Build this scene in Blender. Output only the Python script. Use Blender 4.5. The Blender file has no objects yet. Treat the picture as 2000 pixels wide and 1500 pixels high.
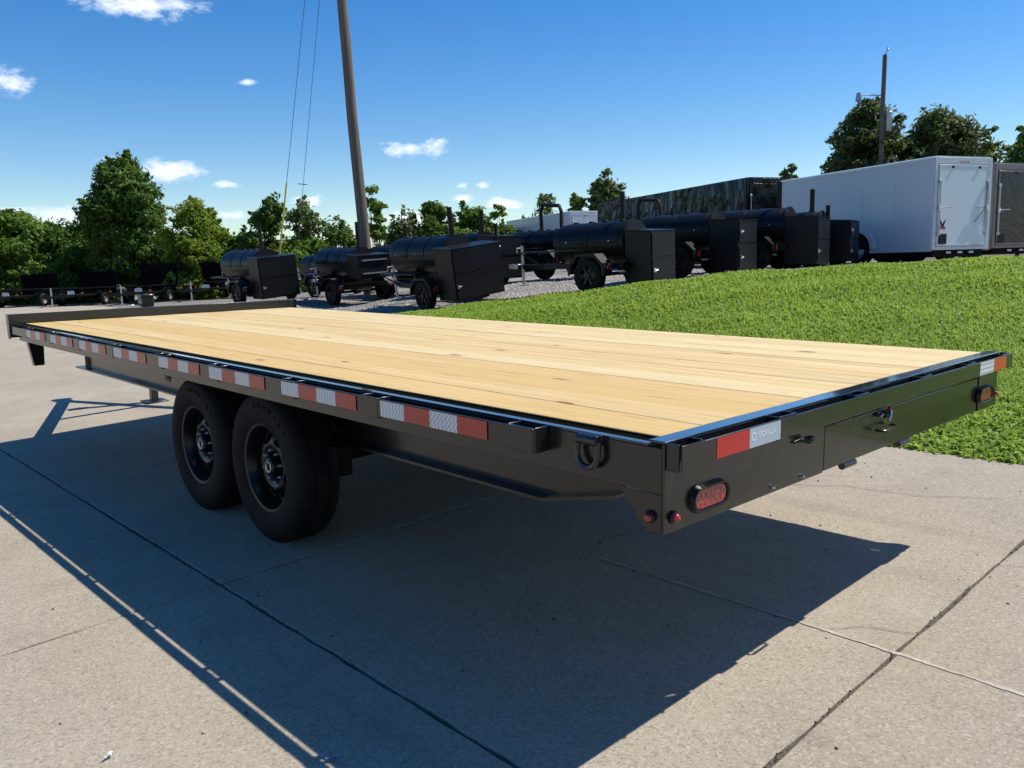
import bpy, bmesh, math, random
import numpy as np
from mathutils import Vector, Matrix
S = bpy.context.scene
COL = S.collection
R = math.radians

# ---------------------------------------------------------------- camera
cam_d = bpy.data.cameras.new('camera')
cam = bpy.data.objects.new('camera', cam_d); COL.objects.link(cam)
cam_d.sensor_fit = 'HORIZONTAL'; cam_d.sensor_width = 36; cam_d.lens = 29.07
cam_d.clip_start = 0.05; cam_d.clip_end = 4000
r_ = Vector((.7310, -.6818, -.0277)); f_ = Vector((.6724, .7264, -.1425)); r_.normalize()
u_ = r_.cross(f_).normalized(); f_ = u_.cross(r_).normalized()
M = Matrix((r_, u_, -f_)).transposed().to_4x4(); M.translation = Vector((-1.614, -1.213, 1.349))
cam.matrix_world = M
S.camera = cam

# ---------------------------------------------------------------- sky, sun, exposure
SUN = Vector((.595, -.32, 1.0)).normalized()
world = bpy.data.worlds.new('World'); S.world = world; world.use_nodes = True
wn, wl = world.node_tree.nodes, world.node_tree.links
wn.clear()
w_out = wn.new('ShaderNodeOutputWorld'); w_bg = wn.new('ShaderNodeBackground')
sky = wn.new('ShaderNodeTexSky'); sky.sky_type = 'NISHITA'; sky.sun_disc = False
sky.sun_elevation = math.asin(SUN.z); sky.sun_rotation = math.atan2(SUN.x, SUN.y)
sky.altitude = 200; sky.air_density = 1.0; sky.dust_density = .2; sky.ozone_density = 2.0
w_bg.inputs['Strength'].default_value = .118
# small fair-weather clouds: (direction in the sky frame below, half width, half height)
tc = wn.new('ShaderNodeTexCoord')
def wmath(op, a, b=None, c=None):
    n = wn.new('ShaderNodeMath'); n.operation = op
    for i, v in enumerate((a, b, c)):
        if v is None: continue
        if isinstance(v, (int, float)): n.inputs[i].default_value = v
        else: wl.new(v, n.inputs[i])
    return n.outputs[0]
def wvec(op, a, b):
    n = wn.new('ShaderNodeVectorMath'); n.operation = op
    for i, v in enumerate((a, b)):
        if isinstance(v, (tuple, list, Vector)): n.inputs[i].default_value = v
        else: wl.new(v, n.inputs[i])
    return n
dirv = tc.outputs['Generated']
nz = wn.new('ShaderNodeTexNoise'); nz.inputs['Scale'].default_value = 44; nz.inputs['Detail'].default_value = 7; nz.inputs['Roughness'].default_value = .62
mp = wn.new('ShaderNodeMapping'); mp.inputs['Scale'].default_value = (1, 1, 2.1); wl.new(dirv, mp.inputs[0]); wl.new(mp.outputs[0], nz.inputs['Vector'])
nz2 = wn.new('ShaderNodeTexNoise'); nz2.inputs['Scale'].default_value = 9; nz2.inputs['Detail'].default_value = 3; wl.new(mp.outputs[0], nz2.inputs['Vector'])
CLOUDS = [(.3328, .9023, .2740, .0546, .0150), (.2176, .9567, .1933, .0227, .0131), (.4325, .8781, .2046, .0111, .0039), (.3589, .9266, .1121, .0345, .0111), (.3107, .9433, .1164, .0185, .0098),
          (.4081, .9077, .0974, .0159, .0046), (.5815, .8022, .1355, .0213, .0095), (.6119, .7789, .1372, .0148, .0095), (.6374, .7648, .0936, .0084, .0036), (.6557, .7492, .0942, .0090, .0042),
          (.2573, .9645, .0602, .0402, .0129), (.2140, .9745, .0673, .0130, .0057), (.3841, .9203, .0741, .0113, .0045), (.6387, .7654, .0784, .0121, .0072), (.6752, .7341, .0713, .0212, .0073),
          (.4909, .8678, .0774, .0165, .0094), (.5892, .8059, .0580, .0229, .0072), (.4158, .9072, .0639, .0144, .0058),
          (-.5, .7, .45, .12, .04), (-.9, .2, .3, .1, .04), (.2, -.9, .35, .14, .05), (.95, -.3, .2, .08, .03), (-.4, -.8, .2, .1, .03)]
acc = None
for (cx_, cy_, cz_, w_, h_) in CLOUDS:
    c = Vector((cx_, cy_, cz_)).normalized(); w_ *= 1.22; h_ *= 1.22
    e = c.cross(Vector((0, 0, 1))).normalized(); g = e.cross(c).normalized()
    da = wmath('DIVIDE', wvec('DOT_PRODUCT', dirv, e).outputs['Value'], w_)
    db = wmath('DIVIDE', wvec('DOT_PRODUCT', dirv, g).outputs['Value'], h_)
    rr = wmath('SQRT', wmath('ADD', wmath('MULTIPLY', da, da), wmath('MULTIPLY', db, db)))
    fwd = wmath('GREATER_THAN', wvec('DOT_PRODUCT', dirv, c).outputs['Value'], .5)
    m = wmath('MULTIPLY', wmath('MAXIMUM', wmath('SUBTRACT', 1.25, rr), 0), fwd)
    acc = m if acc is None else wmath('MAXIMUM', acc, m)
dens = wmath('ADD', wmath('MULTIPLY', wmath('MINIMUM', acc, 1.0), 1.15), wmath('MULTIPLY', wmath('SUBTRACT', nz.outputs[0], .5), 2.6))
mr = wn.new('ShaderNodeMapRange'); mr.interpolation_type = 'SMOOTHSTEP'; wl.new(dens, mr.inputs[0])
mr.inputs[1].default_value = .30; mr.inputs[2].default_value = 1.35; mr.inputs[3].default_value = 0; mr.inputs[4].default_value = .9
gate = wmath('MULTIPLY', mr.outputs[0], wmath('GREATER_THAN', acc, .001))
cmix = wn.new('ShaderNodeMixRGB'); cmix.inputs[1].default_value = (6.2, 7.0, 8.6, 1); cmix.inputs[2].default_value = (9.6, 9.8, 10.2, 1)
wl.new(nz2.outputs[0], cmix.inputs[0])
hs = wn.new('ShaderNodeHueSaturation'); hs.inputs['Saturation'].default_value = 1.45; hs.inputs['Hue'].default_value = .507; hs.inputs['Value'].default_value = 1.0; wl.new(sky.outputs[0], hs.inputs['Color'])
smix = wn.new('ShaderNodeMixRGB'); wl.new(gate, smix.inputs[0]); wl.new(hs.outputs[0], smix.inputs[1]); wl.new(cmix.outputs[0], smix.inputs[2])
wl.new(smix.outputs[0], w_bg.inputs['Color']); wl.new(w_bg.outputs[0], w_out.inputs['Surface'])

sun_d = bpy.data.lights.new('sun', 'SUN'); sun_d.energy = 5.0; sun_d.angle = R(.5); sun_d.color = (1, .95, .86)
sun_o = bpy.data.objects.new('sun', sun_d); COL.objects.link(sun_o)
sun_o.rotation_euler = (-SUN).to_track_quat('-Z', 'Y').to_euler()
S.view_settings.view_transform = 'Standard'; S.view_settings.look = 'None'
S.view_settings.exposure = .26; S.view_settings.gamma = 1; S.view_settings.use_curve_mapping = False
S.render.engine = 'CYCLES'

# ---------------------------------------------------------------- material helpers
MATS = {}
class NT:
    def __init__(s, name):
        s.m = bpy.data.materials.new(name); s.m.use_nodes = True
        s.n, s.l = s.m.node_tree.nodes, s.m.node_tree.links
        s.n.clear(); s.out = s.n.new('ShaderNodeOutputMaterial')
    def new(s, t, **kw):
        n = s.n.new(t)
        for k, v in kw.items(): setattr(n, k, v)
        return n
    def put(s, v, sock):
        if isinstance(v, (int, float, tuple, list)): sock.default_value = v
        else: s.l.new(v, sock)
    def math(s, op, a, b=0, c=0, clamp=False):
        n = s.new('ShaderNodeMath', operation=op, use_clamp=clamp)
        for i, v in enumerate((a, b, c)): s.put(v, n.inputs[i])
        return n.outputs[0]
    def mix(s, fac, a, b, mode='MIX'):
        n = s.new('ShaderNodeMixRGB', blend_type=mode)
        for i, v in enumerate((fac, a, b)): s.put(v, n.inputs[i])
        return n.outputs[0]
    def noise(s, vec, scale, detail=4, rough=.55, dist=0):
        n = s.new('ShaderNodeTexNoise'); s.put(vec, n.inputs['Vector'])
        n.inputs['Scale'].default_value = scale; n.inputs['Detail'].default_value = detail
        n.inputs['Roughness'].default_value = rough; n.inputs['Distortion'].default_value = dist
        return n.outputs[0]
    def ramp(s, fac, *stops):
        n = s.new('ShaderNodeValToRGB'); s.put(fac, n.inputs[0])
        e = n.color_ramp.elements
        while len(e) < len(stops): e.new(.5)
        for el, (p, c) in zip(e, stops):
            el.position = p; el.color = c if len(c) == 4 else (*c, 1)
        return n.outputs[0]
    def step(s, v, lo, hi):
        n = s.new('ShaderNodeMapRange', interpolation_type='SMOOTHSTEP'); s.put(v, n.inputs[0])
        n.inputs[1].default_value = lo; n.inputs[2].default_value = hi
        return n.outputs[0]
    def mapping(s, vec, scale=(1, 1, 1), loc=(0, 0, 0)):
        n = s.new('ShaderNodeMapping'); s.put(vec, n.inputs[0]); n.inputs['Scale'].default_value = scale; n.inputs['Location'].default_value = loc
        return n.outputs[0]
    def pos(s): return s.new('ShaderNodeNewGeometry').outputs['Position']
    def obj(s): return s.new('ShaderNodeTexCoord').outputs['Object']
    def rnd(s): return s.new('ShaderNodeObjectInfo').outputs['Random']
    def bsdf(s, color, rough=.5, metal=0, spec=.5, bump=None, bdist=.01, bstr=1, coat=0, coatr=.05):
        b = s.new('ShaderNodeBsdfPrincipled')
        s.put(color if not isinstance(color, tuple) else (*color[:3], 1), b.inputs['Base Color'])
        s.put(rough, b.inputs['Roughness']); s.put(metal, b.inputs['Metallic']); s.put(spec, b.inputs['Specular IOR Level'])
        b.inputs['Coat Weight'].default_value = coat; b.inputs['Coat Roughness'].default_value = coatr
        if bump is not None:
            n = s.new('ShaderNodeBump'); s.put(bump, n.inputs['Height']); n.inputs['Distance'].default_value = bdist; n.inputs['Strength'].default_value = bstr
            s.l.new(n.outputs[0], b.inputs['Normal'])
        s.l.new(b.outputs[0], s.out.inputs[0])
        return b

def paint(name, c, rough=.3, spec=.5, coat=.0, wav=.004, metal=0, dirt=.3):
    t = NT(name); p = t.pos()
    n1 = t.noise(p, 3.5, 4); n2 = t.noise(p, 60, 3)
    col = t.mix(t.math('MULTIPLY', n1, dirt), (*c, 1), tuple(min(1, x * .75 + .003) for x in c) + (1,))
    rg = t.math('ADD', rough - .06, t.math('MULTIPLY', n1, .12))
    t.bsdf(col, rg, metal, spec, t.math('ADD', t.noise(p, 6, 2), t.math('MULTIPLY', n2, .06)), wav, .6, coat)
    MATS[name] = t.m; return t.m
BLK = paint('black_gloss_paint', (.009, .009, .010), .26, .5, .25, .0025)
SMK = paint('satin_black_paint', (.005, .0053, .006), .40, .24, 0, .004, dirt=.3)
STK = paint('rusty_black_steel', (.014, .009, .008), .55, .3)
RIM = paint('rim_black_paint', (.006, .006, .0065), .3, .3)
RUB = paint('tyre_rubber', (.007, .007, .0075), .74, .2)
CHR = paint('bright_zinc', (.62, .62, .62), .28, .5, metal=1)
GAL = paint('galvanised_steel', (.5, .5, .5), .42, .5, metal=.9)
DARK = paint('underbody_black', (.004, .004, .004), .7, .15)
GLO = paint('polished_black_edge', (.010, .010, .012), .10, .6, 1.0, .0008)
MESH = paint('dull_black_mesh', (.006, .0065, .007), .9, .05)
WHT = paint('white_skin_shade_tone', (.56, .60, .63), .32, .5, .15, .006, dirt=.12)  # white paint darkened: the trailer side's shade is put into the colour
WDR = paint('white_door_lit_tone', (.70, .76, .75), .35, .45, .1, .004, dirt=.15)  # same white paint lightened: light on the rear door is put into the colour
WTR = paint('white_trailer_trim', (.60, .62, .63), .3, .5)
BRN = paint('bronze_trailer_skin', (.20, .165, .15), .3, .4, .1, .006)
BRD = paint('dark_bronze_door', (.035, .029, .026), .22, .3, .05, .02)
t = NT('black_trailer_skin'); p = t.pos()
t.bsdf((.006, .0056, .0052), .22, 0, .26, t.math('ADD', t.noise(t.mapping(p, (1, 1, .6)), 1.5, 2), t.math('MULTIPLY', t.noise(p, 5, 2), .12)), .16, 1)
BTR = t.m
GREY = paint('light_grey_print', (.8, .82, .84), .4)
REDP = paint('red_print', (.35, .03, .02), .4)
YEL = paint('yellow_plastic', (.75, .52, .06), .45)
PORC = paint('pale_porcelain', (.6, .62, .64), .3)
WIRE = paint('wire_steel', (.12, .12, .13), .5)
ALU = paint('lamp_housing', (.45, .46, .47), .4, metal=.6)

def lens(name, c, dots=0):
    t = NT(name); p = t.obj()
    v = t.new('ShaderNodeTexVoronoi'); t.put(t.mapping(p, (60, 60, 60)), v.inputs['Vector']); v.inputs['Scale'].default_value = 1
    col = t.mix(t.math('MULTIPLY', v.outputs['Distance'], .9), (*c, 1), tuple(x * .35 for x in c) + (1,))
    t.bsdf(col, .16, 0, .6, v.outputs['Distance'], .003, .8, .5)
    MATS[name] = t.m; return t.m
LRED = lens('red_lens', (.42, .015, .03)); LAMB = lens('amber_lens', (.55, .13, .02)); LRD2 = lens('red_orange_lens', (.55, .05, .02))

def tape(name, c, c2, wavy):
    t = NT(name); p = t.obj()
    sx = t.new('ShaderNodeSeparateXYZ'); t.put(p, sx.inputs[0])
    w = t.math('SINE', t.math('ADD', t.math('MULTIPLY', sx.outputs[1], 330), t.math('MULTIPLY', t.math('SINE', t.math('MULTIPLY', sx.outputs[2], 330)), 1.6)))
    k = t.step(w, -.2, .8)
    n = t.noise(p, 150, 3)
    f = t.math('MULTIPLY', k, wavy) if wavy else t.math('MULTIPLY', n, .6)
    t.bsdf(t.mix(f, (*c, 1), (*c2, 1)), .3, 0, .5, n, .001, .5, .2)
    MATS[name] = t.m; return t.m
TRED = tape('red_tape', (.44, .035, .025), (.31, .025, .02), .5)
TREAR = tape('red_reflector_tape', (.50, .012, .016), (.36, .01, .014), 0)
TWHT = tape('silver_tape', (.68, .69, .70), (.34, .35, .38), .9)
TW2 = tape('silver_brand_tape', (.40, .47, .53), (.33, .40, .46), 0)
TORG = tape('orange_red_tape', (.56, .07, .02), (.45, .05, .02), 0)

# pine planks
t = NT('pine_plank'); po = t.obj(); rn = t.rnd()
off = t.new('ShaderNodeCombineXYZ'); t.put(t.math('MULTIPLY', rn, 37), off.inputs[0]); t.put(t.math('MULTIPLY', rn, 91), off.inputs[1]); t.put(t.math('MULTIPLY', rn, 17), off.inputs[2])
va = t.new('ShaderNodeVectorMath', operation='ADD'); t.put(po, va.inputs[0]); t.put(off.outputs[0], va.inputs[1]); P = va.outputs[0]
vk = t.new('ShaderNodeTexVoronoi'); t.put(t.mapping(P, (6.4, 2.6, 0.001)), vk.inputs['Vector']); vk.inputs['Scale'].default_value = 1
kd = t.math('ADD', vk.outputs['Distance'], t.math('MULTIPLY', t.math('SUBTRACT', t.noise(P, 60, 2), .5), .05))
kc = t.new('ShaderNodeSeparateColor'); t.put(vk.outputs['Color'], kc.inputs[0])
kon = t.math('GREATER_THAN', kc.outputs[0], .18)
ksz = t.math('ADD', .045, t.math('MULTIPLY', kc.outputs[1], .085))
knot = t.math('MULTIPLY', t.math('SUBTRACT', 1, t.step(t.math('DIVIDE', kd, ksz), .72, 1.08)), kon)
halo = t.math('MULTIPLY', t.math('SUBTRACT', 1, t.step(kd, .02, .30)), kon)
warp = t.math('MULTIPLY', halo, .9)
sepp = t.new('ShaderNodeSeparateXYZ'); t.put(P, sepp.inputs[0])
gx = t.math('ADD', sepp.outputs[0], t.math('MULTIPLY', t.math('SUBTRACT', t.noise(t.mapping(P, (1.6, .35, 1)), 1.4, 2), .5), .22))
gx = t.math('ADD', gx, t.math('MULTIPLY', warp, .02))
cb = t.new('ShaderNodeCombineXYZ'); t.put(gx, cb.inputs[0]); t.put(t.math('MULTIPLY', sepp.outputs[1], .018), cb.inputs[1])
rings = t.noise(cb.outputs[0], 46, 3, .6)
fine = t.noise(t.mapping(P, (150, 3.2, 1)), 1, 3, .6)
broad = t.noise(t.mapping(P, (2.6, .5, 1)), 1.1, 3)
check = t.noise(t.mapping(P, (90, 2.3, 1)), 1, 2, .5)
c0 = t.mix(t.step(rings, .38, .66), (.63, .465, .21, 1), (.48, .31, .105, 1))
c0 = t.mix(t.math('MULTIPLY', fine, .30), c0, (.68, .52, .26, 1))
c0 = t.mix(t.math('MULTIPLY', t.step(broad, .5, .78), .42), c0, (.52, .385, .20, 1))
sap = t.noise(t.mapping(P, (5.5, .28, 1), (5, 2, 0)), 1.3, 3, .5)
c0 = t.mix(t.math('MULTIPLY', t.step(sap, .48, .70), .65), c0, (.66, .53, .295, 1))
c0 = t.mix(t.math('MULTIPLY', t.step(t.noise(t.mapping(P, (11, .33, 1), (1, 7, 0)), 1.1, 3, .5), .60, .74), .55), c0, (.50, .275, .085, 1))
c0 = t.mix(t.math('MULTIPLY', t.step(t.noise(t.mapping(P, (1.5, .8, 1), (9, 4, 0)), 2.2, 5, .65), .58, .76), .35), c0, (.36, .29, .19, 1))
c0 = t.mix(t.step(rn, .55, 1.0), c0, (.55, .365, .13, 1))
c0 = t.mix(t.math('MULTIPLY', t.math('SUBTRACT', 1, t.step(rn, .0, .45)), .5), c0, (.66, .54, .30, 1))
c0 = t.mix(t.math('MULTIPLY', t.step(check, .655, .71), .75), c0, (.24, .13, .045, 1))
c0 = t.mix(t.math('MULTIPLY', halo, .38), c0, (.52, .28, .08, 1))
c0 = t.mix(t.math('MULTIPLY', knot, .92), c0, (.23, .085, .026, 1))
t.bsdf(c0, .62, 0, .3, t.math('ADD', t.math('MULTIPLY', rings, .6), t.math('MULTIPLY', fine, .4)), .0012, .6)
WOOD = t.m

# concrete
def concrete(name, ca, cb_, dk):
    t = NT(name); p = t.pos()
    big = t.noise(p, .55, 4, .6); mid = t.noise(p, 3.1, 5, .62); sm = t.noise(p, 95, 4, .7)
    v = t.new('ShaderNodeTexVoronoi'); t.put(p, v.inputs['Vector']); v.inputs['Scale'].default_value = 130
    vc = t.new('ShaderNodeSeparateColor'); t.put(v.outputs['Color'], vc.inputs[0])
    c = t.mix(t.step(big, .3, .7), (*ca, 1), (*cb_, 1))
    c = t.mix(t.math('MULTIPLY', t.step(mid, .42, .75), .5), c, (*dk, 1))
    c = t.mix(t.math('MULTIPLY', t.rnd(), .22), c, (*dk, 1))
    c = t.mix(t.math('MULTIPLY', t.step(vc.outputs[0], .70, .9), .34), c, (.55, .50, .42, 1))
    c = t.mix(t.math('MULTIPLY', t.step(vc.outputs[1], .74, .92), .40), c, (.14, .115, .085, 1))
    c = t.mix(t.math('MULTIPLY', t.step(sm, .5, .8), .40), c, (.17, .14, .11, 1))
    trk = t.step(t.noise(t.mapping(p, (3.2, .22, 1), (3, 1, 0)), 1.2, 3, .55), .56, .78)
    c = t.mix(t.math('MULTIPLY', trk, .22), c, (.17, .145, .115, 1))
    pale = t.step(t.noise(t.mapping(p, (1, 1, 1), (2, 9, 0)), .8, 4, .6), .55, .75)
    c = t.mix(t.math('MULTIPLY', pale, .28), c, (.47, .42, .34, 1))
    st = t.step(t.noise(p, 1.3, 3, .5), .62, .8)
    c = t.mix(t.math('MULTIPLY', st, .22), c, (.36, .24, .12, 1))
    oil = t.step(t.noise(t.mapping(p, (1, 1, 1), (7, 3, 0)), 2.2, 3, .6), .69, .76)
    c = t.mix(t.math('MULTIPLY', oil, .22), c, (.12, .1, .085, 1))
    spk = t.step(t.noise(p, 27, 1), .765, .80)
    c = t.mix(t.math('MULTIPLY', spk, .6), c, (.08, .07, .06, 1))
    t.bsdf(c, .85, 0, .25, t.math('ADD', sm, t.math('MULTIPLY', vc.outputs[0], .45)), .0035, .8)
    return t.m
CONC = concrete('broom_concrete', (.405, .352, .265), (.345, .295, .218), (.275, .235, .178))

def simple_noise(name, a, b, scale, rough=.9, bump=.02, detail=5, bscale=None):
    t = NT(name); p = t.pos()
    n = t.noise(p, scale, detail, .65)
    t.bsdf(t.mix(t.step(n, .3, .7), (*a, 1), (*b, 1)), rough, 0, .2, t.noise(p, bscale or scale, detail, .7), bump, .9)
    return t.m
JOINT = simple_noise('joint_dirt', (.045, .038, .03), (.09, .07, .05), 40)
CRACK = simple_noise('crack_dark', (.05, .042, .034), (.13, .105, .08), 30)
PLINE = simple_noise('worn_white_line', (.52, .48, .42), (.37, .32, .25), 12, .85)
TURF = simple_noise('lawn_base_bright', (.11, .20, .022), (.15, .19, .04), 5, .95, .03)  # green base brightened in colour so shaded gaps between blades stay light
LAND = simple_noise('dry_land', (.09, .10, .04), (.14, .12, .07), .2)
# gravel
t = NT('crushed_gravel'); p = t.pos()
v = t.new('ShaderNodeTexVoronoi'); t.put(p, v.inputs['Vector']); v.inputs['Scale'].default_value = 22
vc = t.new('ShaderNodeSeparateColor'); t.put(v.outputs['Color'], vc.inputs[0])
c = t.mix(vc.outputs[0], (.15, .135, .12, 1), (.36, .34, .32, 1))
c = t.mix(t.math('MULTIPLY', t.step(t.noise(p, .9, 4), .45, .7), .6), c, (.30, .25, .19, 1))
c = t.mix(t.math('MULTIPLY', t.step(t.noise(p, 6, 4), .5, .7), .5), c, (.12, .105, .09, 1))
t.bsdf(c, .9, 0, .2, t.math('ADD', v.outputs['Distance'], t.noise(p, 5, 3)), .05, 1)
GRAV = t.m
STONE = simple_noise('gravel_stone', (.24, .22, .2), (.46, .43, .4), 15, .9)
# pole timber
t = NT('weathered_pole_timber'); p = t.obj()
n = t.noise(t.mapping(p, (14, 14, .5)), 1, 5, .7)
t.bsdf(t.mix(t.step(n, .3, .72), (.20, .165, .135, 1), (.10, .08, .065, 1)), .9, 0, .15, n, .015, .8)
POLE = t.m
BARK = simple_noise('bark', (.09, .065, .045), (.045, .033, .024), 9)

def leafmat(name, lo, hi, tr=.35, gl=.55, clump=.5, spec=.18):
    t = NT(name)
    a = t.new('ShaderNodeAttribute', attribute_name='rnd')
    n = t.noise(t.pos(), clump, 3)
    f = t.math('ADD', t.math('MULTIPLY', a.outputs['Fac'], .55), t.math('MULTIPLY', n, .5), clamp=True)
    c = t.mix(f, (*lo, 1), (*hi, 1))
    b = t.new('ShaderNodeBsdfPrincipled'); t.put(c, b.inputs['Base Color']); b.inputs['Roughness'].default_value = gl; b.inputs['Specular IOR Level'].default_value = spec
    tb = t.new('ShaderNodeBsdfTranslucent'); t.put(t.mix(.35, c, (.24, .30, .02, 1)), tb.inputs[0])
    m = t.new('ShaderNodeMixShader'); m.inputs[0].default_value = tr
    t.l.new(b.outputs[0], m.inputs[1]); t.l.new(tb.outputs[0], m.inputs[2]); t.l.new(m.outputs[0], t.out.inputs[0])
    return t.m
LF_DARK = leafmat('leaf_deep_green', (.034, .082, .014), (.125, .215, .036), .40)
LF_MID = leafmat('leaf_mid_green', (.06, .13, .018), (.19, .30, .045), .42)
LF_YEL = leafmat('leaf_yellow_green', (.095, .17, .016), (.29, .38, .045), .45)
LF_PALE = leafmat('leaf_pale_green', (.075, .12, .035), (.17, .22, .07), .4)
LF_GREY = leafmat('leaf_olive', (.045, .078, .020), (.15, .185, .062), .36)
GRASS = leafmat('grass_blade', (.12, .24, .016), (.52, .64, .11), .45, .6, 1.1, .22)
GLINT = paint('glint_white', (.7, .68, .6), .6)  # white for the painted highlight specks in the grass
DRYL = simple_noise('dry_leaf', (.42, .36, .28), (.25, .2, .15), 60)
BLUP = paint('blue_plastic', (.08, .2, .42), .4)
WPL = paint('white_plastic', (.75, .75, .75), .4)

# ---------------------------------------------------------------- mesh helpers
class MB:
    def __init__(s): s.v = []; s.f = []
    def add(s, vs, fs):
        o = len(s.v); s.v += [tuple(v) for v in vs]; s.f += [tuple(i + o for i in f) for f in fs]; return s
    def box(s, x0, x1, y0, y1, z0, z1):
        return s.add([(x0, y0, z0), (x1, y0, z0), (x1, y1, z0), (x0, y1, z0), (x0, y0, z1), (x1, y0, z1), (x1, y1, z1), (x0, y1, z1)],
                     [(0, 3, 2, 1), (4, 5, 6, 7), (0, 1, 5, 4), (1, 2, 6, 5), (2, 3, 7, 6), (3, 0, 4, 7)])
    def tube(s, pts, rad, n=10, caps=True):
        pts = [Vector(p) for p in pts]
        if isinstance(rad, (int, float)): rad = [rad] * len(pts)
        o = len(s.v); k = len(pts); prev = None
        for i, p in enumerate(pts):
            d = (pts[min(i + 1, k - 1)] - pts[max(i - 1, 0)]).normalized()
            if prev is None: a = d.orthogonal().normalized()
            else:
                a = (prev - d * prev.dot(d)); a = a.normalized() if a.length > 1e-6 else d.orthogonal().normalized()
            prev = a; b = d.cross(a)
            for j in range(n):
                th = 2 * math.pi * j / n
                s.v.append(tuple(p + (a * math.cos(th) + b * math.sin(th)) * rad[i]))
        for i in range(k - 1):
            for j in range(n):
                q = (j + 1) % n
                s.f.append((o + i * n + j, o + i * n + q, o + (i + 1) * n + q, o + (i + 1) * n + j))
        if caps:
            s.f.append(tuple(o + j for j in range(n))[::-1]); s.f.append(tuple(o + (k - 1) * n + j for j in range(n)))
        return s
    def bar(s, a, b, w, h, up=(0, 0, 1)):
        a, b = Vector(a), Vector(b); d = (b - a).normalized(); up = Vector(up)
        x = d.cross(up); x = x.normalized() if x.length > 1e-6 else d.orthogonal().normalized(); y = x.cross(d)
        vs = [p + x * (sx * w / 2) + y * (sy * h / 2) for p in (a, b) for sx, sy in ((-1, -1), (1, -1), (1, 1), (-1, 1))]
        return s.add(vs, [(3, 2, 1, 0), (4, 5, 6, 7), (0, 1, 5, 4), (1, 2, 6, 5), (2, 3, 7, 6), (3, 0, 4, 7)])
    def lathe(s, prof, c=(0, 0, 0), axis='x', n=48, mod=None, closed=False):
        # prof: (radius, offset along the axis)
        o = len(s.v); k = len(prof)
        for i, (r, t) in enumerate(prof):
            for j in range(n):
                th = 2 * math.pi * j / n; rr = r + (mod(i, j) if mod else 0)
                a, b = rr * math.cos(th), rr * math.sin(th)
                q = {'x': (t, a, b), 'y': (b, t, a), 'z': (a, b, t)}[axis]
                s.v.append((c[0] + q[0], c[1] + q[1], c[2] + q[2]))
        for i in range(k if closed else k - 1):
            i2 = (i + 1) % k
            for j in range(n):
                q = (j + 1) % n
                s.f.append((o + i * n + j, o + i * n + q, o + i2 * n + q, o + i2 * n + j))
        return s
    def prism(s, poly, axis, t0, t1):
        # poly: 2D points; axis x -> (y,z), y -> (x,z), z -> (x,y)
        def P(a, b, t): return {'x': (t, a, b), 'y': (a, t, b), 'z': (a, b, t)}[axis]
        k = len(poly); vs = [P(a, b, t0) for a, b in poly] + [P(a, b, t1) for a, b in poly]
        fs = [tuple(range(k))[::-1], tuple(range(k, 2 * k))] + [(i, (i + 1) % k, k + (i + 1) % k, k + i) for i in range(k)]
        return s.add(vs, fs)
    def mesh(s, name):
        me = bpy.data.meshes.new(name); me.from_pydata(s.v, [], s.f); me.validate()
        bm = bmesh.new(); bm.from_mesh(me); bmesh.ops.recalc_face_normals(bm, faces=bm.faces); bm.to_mesh(me); bm.free()
        me.polygons.foreach_set('use_smooth', [True] * len(me.polygons)); me.set_sharp_from_angle(angle=R(32))
        return me
    def build(s, name, mat, parent=None, loc=None, bevel=0, label=None):
        o = bpy.data.objects.new(name, s.mesh(name)); COL.objects.link(o)
        o.data.materials.append(mat); o.parent = parent
        if loc is not None: o.location = loc
        if bevel:
            m = o.modifiers.new('edge', 'BEVEL'); m.width = bevel; m.segments = 2; m.limit_method = 'ANGLE'; m.harden_normals = False
        if label: o['label'] = label
        return o
def link_copy(o, name=None, loc=None, parent=None, label=None):
    c = o.copy(); COL.objects.link(c)
    if loc is not None: c.location = loc
    if parent is not None: c.parent = parent
    if label: c['label'] = label
    return c
def thing(name, label, cat, loc=(0, 0, 0), rot=(0, 0, 0), group=None):
    o = bpy.data.objects.new(name, None); COL.objects.link(o); o.location = loc; o.rotation_euler = rot; o.empty_display_size = .1
    o['label'] = label; o['category'] = cat
    if group: o['group'] = group
    return o
def tag(o, label, cat, group=None):
    o['label'] = label; o['category'] = cat
    if group: o['group'] = group
    return o
def np_mesh(name, verts, faces, mat, attr=None):
    me = bpy.data.meshes.new(name); nv = len(verts); nf, k = faces.shape
    me.vertices.add(nv); me.vertices.foreach_set('co', verts.astype(np.float32).ravel())
    me.loops.add(nf * k); me.loops.foreach_set('vertex_index', faces.astype(np.int32).ravel())
    me.polygons.add(nf); me.polygons.foreach_set('loop_start', np.arange(0, nf * k, k, dtype=np.int32))
    me.update(calc_edges=True)
    if attr is not None:
        a = me.attributes.new('rnd', 'FLOAT', 'POINT'); a.data.foreach_set('value', attr.astype(np.float32))
    me.materials.append(mat)
    return me
def text_mesh(body, size, depth):
    cu = bpy.data.curves.new('text', 'FONT'); cu.body = body; cu.size = size; cu.extrude = depth; cu.align_x = 'CENTER'; cu.align_y = 'CENTER'
    o = bpy.data.objects.new('text', cu); COL.objects.link(o)
    bpy.context.view_layer.update()
    me = bpy.data.meshes.new_from_object(o.evaluated_get(bpy.context.evaluated_depsgraph_get()))
    bpy.data.objects.remove(o); bpy.data.curves.remove(cu)
    return me

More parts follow.
